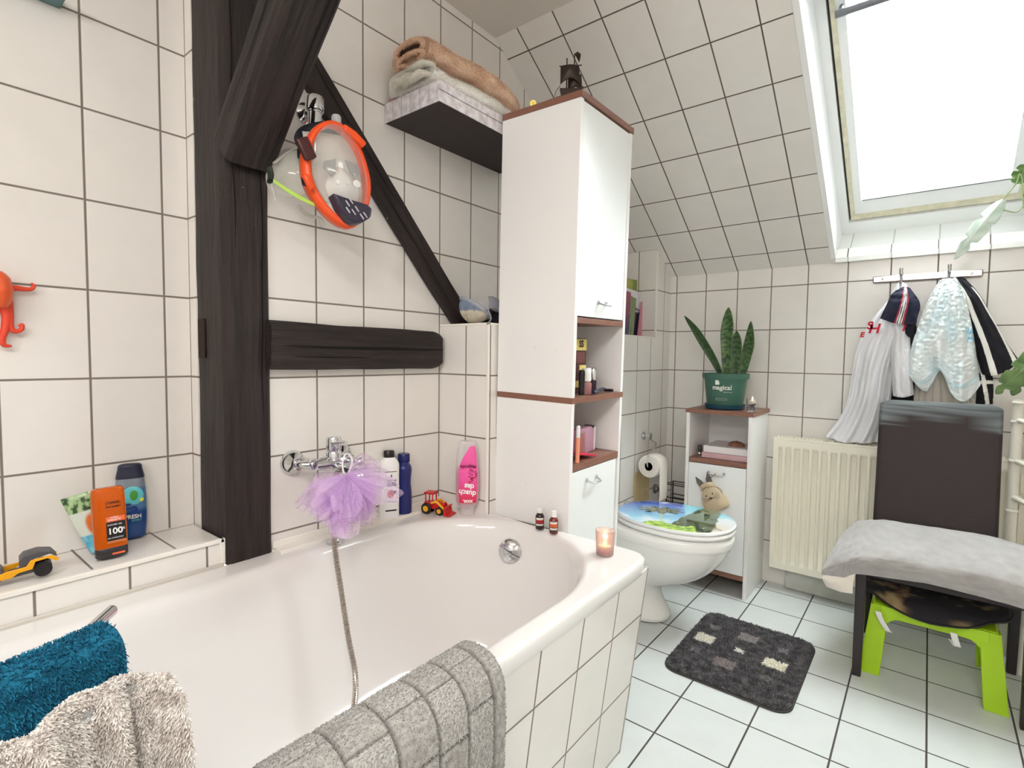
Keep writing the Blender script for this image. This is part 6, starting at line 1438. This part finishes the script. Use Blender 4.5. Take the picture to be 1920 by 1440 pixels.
# chin grille
chin = [(-.050, -.058), (-.030, -.064), (.0, -.072), (.035, -.080), (.048, -.090), (.040, -.112), (.018, -.124), (-.004, -.128), (-.020, -.118), (-.038, -.092)]
ch_ = MB(KM).prism(chin, -.052, -.012).build('chin_grille', mat('dark_violet_plastic', (50, 44, 62), .4), msk, bevel=.006, bseg=3)
for (x, z) in ((-.018, -.082), (-.008, -.076), (-.020, -.098), (-.006, -.102), (.004, -.094), (.014, -.112), (.024, -.108)):
    MB(KM @ Matrix.Translation((x, -.0535, z)) @ Matrix.Rotation(R(-30), 4, 'Y')).box((-.0018, -.001, -.008), (.0018, .002, .008)).build('slot', mat('slot_grey', (186, 180, 186), .5), ch_, bevel=.0015)
MB(KM).prism([(.022, .106), (.05, .086), (.066, .070), (.078, .082), (.052, .108), (.024, .122)], -.024, .004).build('hinge_cover', M_or, msk, bevel=.004)
MB(KM).lathe([(.012, 0), (.012, .018), (.010, .022), (0, .023)], (.012, -.004, .124), 20, ax=(.15, 0, 1)).build('snorkel_socket', mat('grey_clear', (176, 176, 174), .25), msk)
# clips and straps
for (x, z, w_, h_) in ((-.080, .052, .030, .050), (-.088, -.026, .014, .036)):
    MB(KM @ Matrix.Translation((x, -.012, z)) @ Matrix.Rotation(R(-18), 4, 'Y')).box((-w_ / 2, -.008, -h_ / 2), (w_ / 2, .008, h_ / 2)).build('strap_clip', mat('maroon_plastic', (70, 34, 34), .35) if z > 0 else M_or, msk, bevel=.004)
hx = W(598, 248, 1, 1.24)
for pts in ([KM @ V((-.080, -.004, .065)), W(570, 282, 1, 1.2), W(560, 262, 1, 1.22), W(572, 243, 1, 1.24), hx + V((0, -.02, .012)), W(622, 238, 1, 1.24), W(650, 240, 1, 1.22), KM @ V((.055, .004, .098))], [KM @ V((-.088, .0, -.03)), W(572, 320, 1, 1.22), W(566, 285, 1, 1.24), W(580, 255, 1, 1.26), hx + V((.004, .0, .004)), W(640, 262, 1, 1.26), KM @ V((.08, .02, .05))]):
    MB().tube(pts, .011, 10, flat=.22, smooth=10).build('strap', M_nvy, msk, auto=0)
# second, clear mask behind
mc2 = W(548, 325, 1, 1.262)
m2k = thing('clear_diving_mask', 'clear diving mask with bright green edge hanging behind the orange one', 'diving mask', mc2)
K2 = frame(mc2, math.atan2(-mc2.y, -mc2.x) + math.pi / 2, tilt=(0, R(24), 0)) @ Matrix.Rotation(R(-28), 4, 'Z')
mb = MB(K2); mb.grid(lambda u, v: (lambda a, r: V((.064 * r * math.cos(a), -.030 * (1 - r ** 2), .062 * r * math.sin(a) * (1 - .15 * math.cos(a)))))(2 * math.pi * u, 1 - v), 48, 14, cu=True); mb.build('lens', mat('grey_lens', (206, 208, 198), .1, alpha=.5, coat=.5), m2k, auto=0)
mb = MB(K2); mb.tube([(.064 * math.cos(2 * math.pi * i / 40), .002, .062 * math.sin(2 * math.pi * i / 40) * (1 - .15 * math.cos(2 * math.pi * i / 40))) for i in range(41)], .0036, 8, smooth=1, cap=False); mb.build('skirt', M_sil, m2k)
f = cgrid([[W(512, 337, 1, 1.215), W(545, 358, 1, 1.205), W(588, 382, 1, 1.195)], [W(513, 342, 1, 1.21), W(550, 368, 1, 1.20), W(590, 388, 1, 1.19)]])
MB().grid(f, 24, 6).build('green_edge', mat('lime_edge', (190, 232, 110), .3), m2k, solid=.003)
MB().tube([W(505, 316, 1, 1.24), W(508, 328, 1, 1.235), W(506, 340, 1, 1.23)], .010, 12, flat=.6).build('clip', mat('dark_green_clip', (30, 44, 36), .4), m2k)
MB().tube([W(510, 345, 1, 1.235), W(514, 362, 1, 1.24), W(517, 375, 1, 1.245)], .004, 8).build('tube_end', M_sil, m2k); MB().tube([W(560, 385, 1, 1.29), W(575, 402, 1, 1.29), W(600, 410, 1, 1.29), W(606, 425, 1, 1.29)], .010, 10, flat=.3).build('skirt_flap', M_sil, m2k)
MB().tube([W(515, 305, 1, 1.26), W(540, 285, 1, 1.27), W(568, 272, 1, 1.26), W(585, 262, 1, 1.255), hx + V((0, .01, .0))], .008, 10, flat=.25, smooth=8).build('strap', M_sil, m2k)

# ================= towel rail, towels and bath mat in front =================
tip = W(208, 1146, 2, .75)
trl = thing('towel_rail', 'swivelling chrome towel rail reaching over the tub from the left', 'towel rail', tip)
A = W(188, 1170, 2, .765); Bq = W(-60, 1272, 2, .765)
q = (tip - V((0, 0, .0))); d2 = (W(170, 1182, 2, .75) - tip).normalized()
u0 = (Bq - A).normalized(); pr0 = V((-u0.y, u0.x, 0)); pr0 = pr0 if pr0.y > 0 else -pr0
end = A + u0 * .60 - pr0 * .010 + V((0, 0, -.016)); mid = A + u0 * .05 - pr0 * .012 + V((0, 0, -.016))
mb = MB(); mb.tube([tip, (tip + mid) / 2, mid, (mid + end) / 2, end], .0075, 20, smooth=6); mb.ball(tip, .0075, 16); mb.build('arm', M_chrome, trl)
# second, nearer arm carrying the beige towel
t2 = W(270, 1276, 2, .762); e2 = t2 + (W(-60, 1440, 2, .775) - W(210, 1285, 2, .775)).normalized() * .55; e2.z = .762
mb = MB(); mb.tube([t2, (t2 + e2) / 2, e2], .0075, 16, smooth=4); mb.ball(t2, .0075, 14); mb.build('arm', M_chrome, trl)
pv = (end + e2) / 2; MB().cyl((pv.x, pv.y, .60), (pv.x, pv.y, .90), .011).build('pivot', M_chrome, trl)
for e_ in (end, e2): MB().cyl(e_, (pv.x, pv.y, e_.z), .0075).build('arm_end', M_chrome, trl)
MB().cyl((pv.x, pv.y, .62), (-1.249, pv.y, .62), .008).build('wall_bracket', M_chrome, trl); MB().cyl((pv.x, pv.y, .88), (-1.249, pv.y, .88), .008).build('wall_bracket', M_chrome, trl)
M_bt = mat('towel_blue', (20, 104, 140), .95, vcol=True)
u_ = (Bq - A).normalized(); L1 = .62
def blueP(u, v):
    base = A + u_ * (L1 * u); n_ = noise.noise(V((u * 4, v * 3, 1.0)))
    # across: rear edge, top, front hang
    prof = [(.020, -.15), (.014, -.05), (.006, -.006), (-.012, .004), (-.030, .0), (-.042, -.018), (-.046, -.07), (-.048, -.17), (-.050, -.30)]
    k = v * (len(prof) - 1); i = min(int(k), len(prof) - 2); q0 = crs([V((a, 0, b)) for a, b in prof], i, k - i)
    per_ = V((-u_.y, u_.x, 0)); per_ = per_ if per_.y > 0 else -per_
    return base + per_ * (q0.x + n_ * .005) + V((0, 0, q0.z + n_ * .004 * (v < .6)))
bluec = lambda u, v: mixc(C8(12, 90, 122), C8(30, 120, 152), .5 + noise.fractal(V((u * 24, v * 24, 0)), 1, 2, 3))
mb = MB(); mb.grid(blueP, 90, 70, cf=bluec)
# thickness edge on the right end
mb.grid(lambda u, v: blueP(0, v) + (A - Bq).normalized() * .004 * math.sin(math.pi * u) + V((0, 0, -.012 * u)) , 4, 50, cf=bluec)
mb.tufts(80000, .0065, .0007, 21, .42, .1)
o = mb.build('blue_towel', M_bt, None, auto=0, loc=A, recalc=False); tagit(o, 'fluffy petrol blue towel draped over the chrome towel rail', 'towel')
M_bg = mat('towel_beige', (214, 206, 198), .95, vcol=True)
rowsb = [[W(300, 1262, 2, .73), W(245, 1268, 2, .74), W(190, 1278, 2, .75), W(120, 1330, 2, .755), W(50, 1378, 2, .76), W(-40, 1430, 2, .765)],
         [W(296, 1262, 2, .77), W(240, 1268, 2, .782), W(186, 1281, 2, .785), W(110, 1335, 2, .785), W(40, 1382, 2, .785), W(-50, 1440, 2, .785)]]
def beP(u, v):
    ridge = cgrid([[W(292, 1264, 2, .770), W(240, 1271, 2, .772), W(186, 1283, 2, .776), W(112, 1334, 2, .778), W(48, 1378, 2, .78), W(-60, 1436, 2, .785)]] * 2)(u, 0)
    per_ = V((.25, -1, 0)).normalized(); fl_ = .010 * math.sin(u * 17 + 1.2) * min(1, v * 2.2) + .006 * math.sin(u * 33 + v * 2) * v
    drop = [(-.016, -.09), (-.010, -.02), (.0, 0), (.012, -.004), (.022, -.022), (.027, -.06), (.030, -.12), (.032, -.24)]
    k = v * (len(drop) - 1); i = min(int(k), len(drop) - 2); q0 = crs([V((a, 0, b)) for a, b in drop], i, k - i)
    fold = .006 * math.exp(-((u - .10) / .045) ** 2) * min(1, max(0, v - .3) * 4)
    return ridge + per_ * (q0.x + fl_ - fold) + V((max(0, .12 - u) * .10 * v, 0, q0.z))
beC = lambda u, v: mixc(C8(202, 193, 186), C8(234, 229, 224), .55 + noise.fractal(V((u * 16, v * 12, 0)), 1, 2, 3) * .9)
mb = MB(); mb.grid(beP, 90, 80, cf=beC); mb.tufts(60000, .0046, .0007, 31, .22, .35)
o = mb.build('beige_towel', M_bg, None, auto=0, loc=W(186, 1283, 2, .776), recalc=False); tagit(o, 'pale beige towel on the nearer arm at the bottom left corner', 'towel')
# grey quilted mat hanging over the tub's front rim
M_gm = mat('towel_grey', (150, 148, 144), .95, vcol=True)
GX0, GX1 = .10, .652
gprof = [(.640, .430), (.636, .50), (.628, .555), (.612, .587), (.592, .5965), (.570, .5960), (.548, .586), (.534, .560), (.531, .50), (.534, .40), (.540, .25), (.546, .13)]
GP = [V((0, a, b)) for a, b in gprof]
def patch(x, s):
    """quilt pattern: returns (height, loopy)"""
    cols = [(.652, .618), (.618, .560), (.560, .500), (.500, .430), (.430, .360), (.360, .28), (.28, .19), (.19, .10)]
    for k, (a, b) in enumerate(cols):
        if b <= x <= a:
            ex = min(a - x, x - b); 
            if k == 0: return (min(1, ex / .006), 0)
            per_ = .105; q = s + (.045 if k % 2 else 0) + .02 * (k % 3); row = math.floor(q / per_); es = min(q - row * per_, (row + 1) * per_ - q)
            lo = (row + k) % 2
            return (min(1, ex / .005) * min(1, es / .004), lo)
    return (1, 0)
def gmP(u, v):
    k = v * (len(GP) - 1); i = min(int(k), len(GP) - 2); p = crs(GP, i, k - i); t = crs(GP, i, min(1, k - i + .05)) - crs(GP, i, max(0, k - i - .05)); nn = V((0, t.z, -t.y)).normalized()
    if nn.z < 0 and v < .4: nn = -nn
    if v >= .4 and nn.y > 0: nn = -nn
    x = GX1 + (GX0 - GX1) * u; x0 = x
    s = v * .55; h, lo = patch(x, s); e = min(1, u / .018)
    bump = .0045 * h + (.0012 * noise.noise(V((x * 260, s * 260, 0))) if lo else .0008 * noise.noise(V((x * 150, s * 300, 3.0)))) + .003 * math.sqrt(e)
    return V((x, p.y, p.z)) + nn * (bump + .006 * math.sqrt(e))
def gmC(u, v):
    x = GX1 + (GX0 - GX1) * u; h, lo = patch(x, v * .55); c = mixc(C8(150, 147, 143), C8(178, 175, 171), .5 + noise.noise(V((x * 120, v * 70, 0)))) if not lo else mixc(C8(140, 137, 133), C8(196, 194, 190), .5 + noise.noise(V((x * 300, v * 170, 0))))
    return mixc(C8(96, 94, 92), c, .25 + .75 * h)
mb = MB(); mb.grid(gmP, 300, 260, cf=gmC)
def gside(u, v):
    k = v * (len(GP) - 1); i = min(int(k), len(GP) - 2); p = crs(GP, i, k - i); q = gmP(0, v); return V((GX1 + .003 * math.sin(math.pi * u), p.y + (q.y - p.y) * u, p.z + (q.z - p.z) * u))
mb.grid(gside, 8, 160, cf=lambda u, v: C8(150, 147, 143)); mb.tufts(70000, .0030, .0006, 41, .22, .3)
o = mb.build('grey_bath_mat', M_gm, None, auto=0, loc=(.45, .57, RIM), recalc=False); tagit(o, 'grey quilted bath mat hung over the front rim of the tub', 'bath mat')
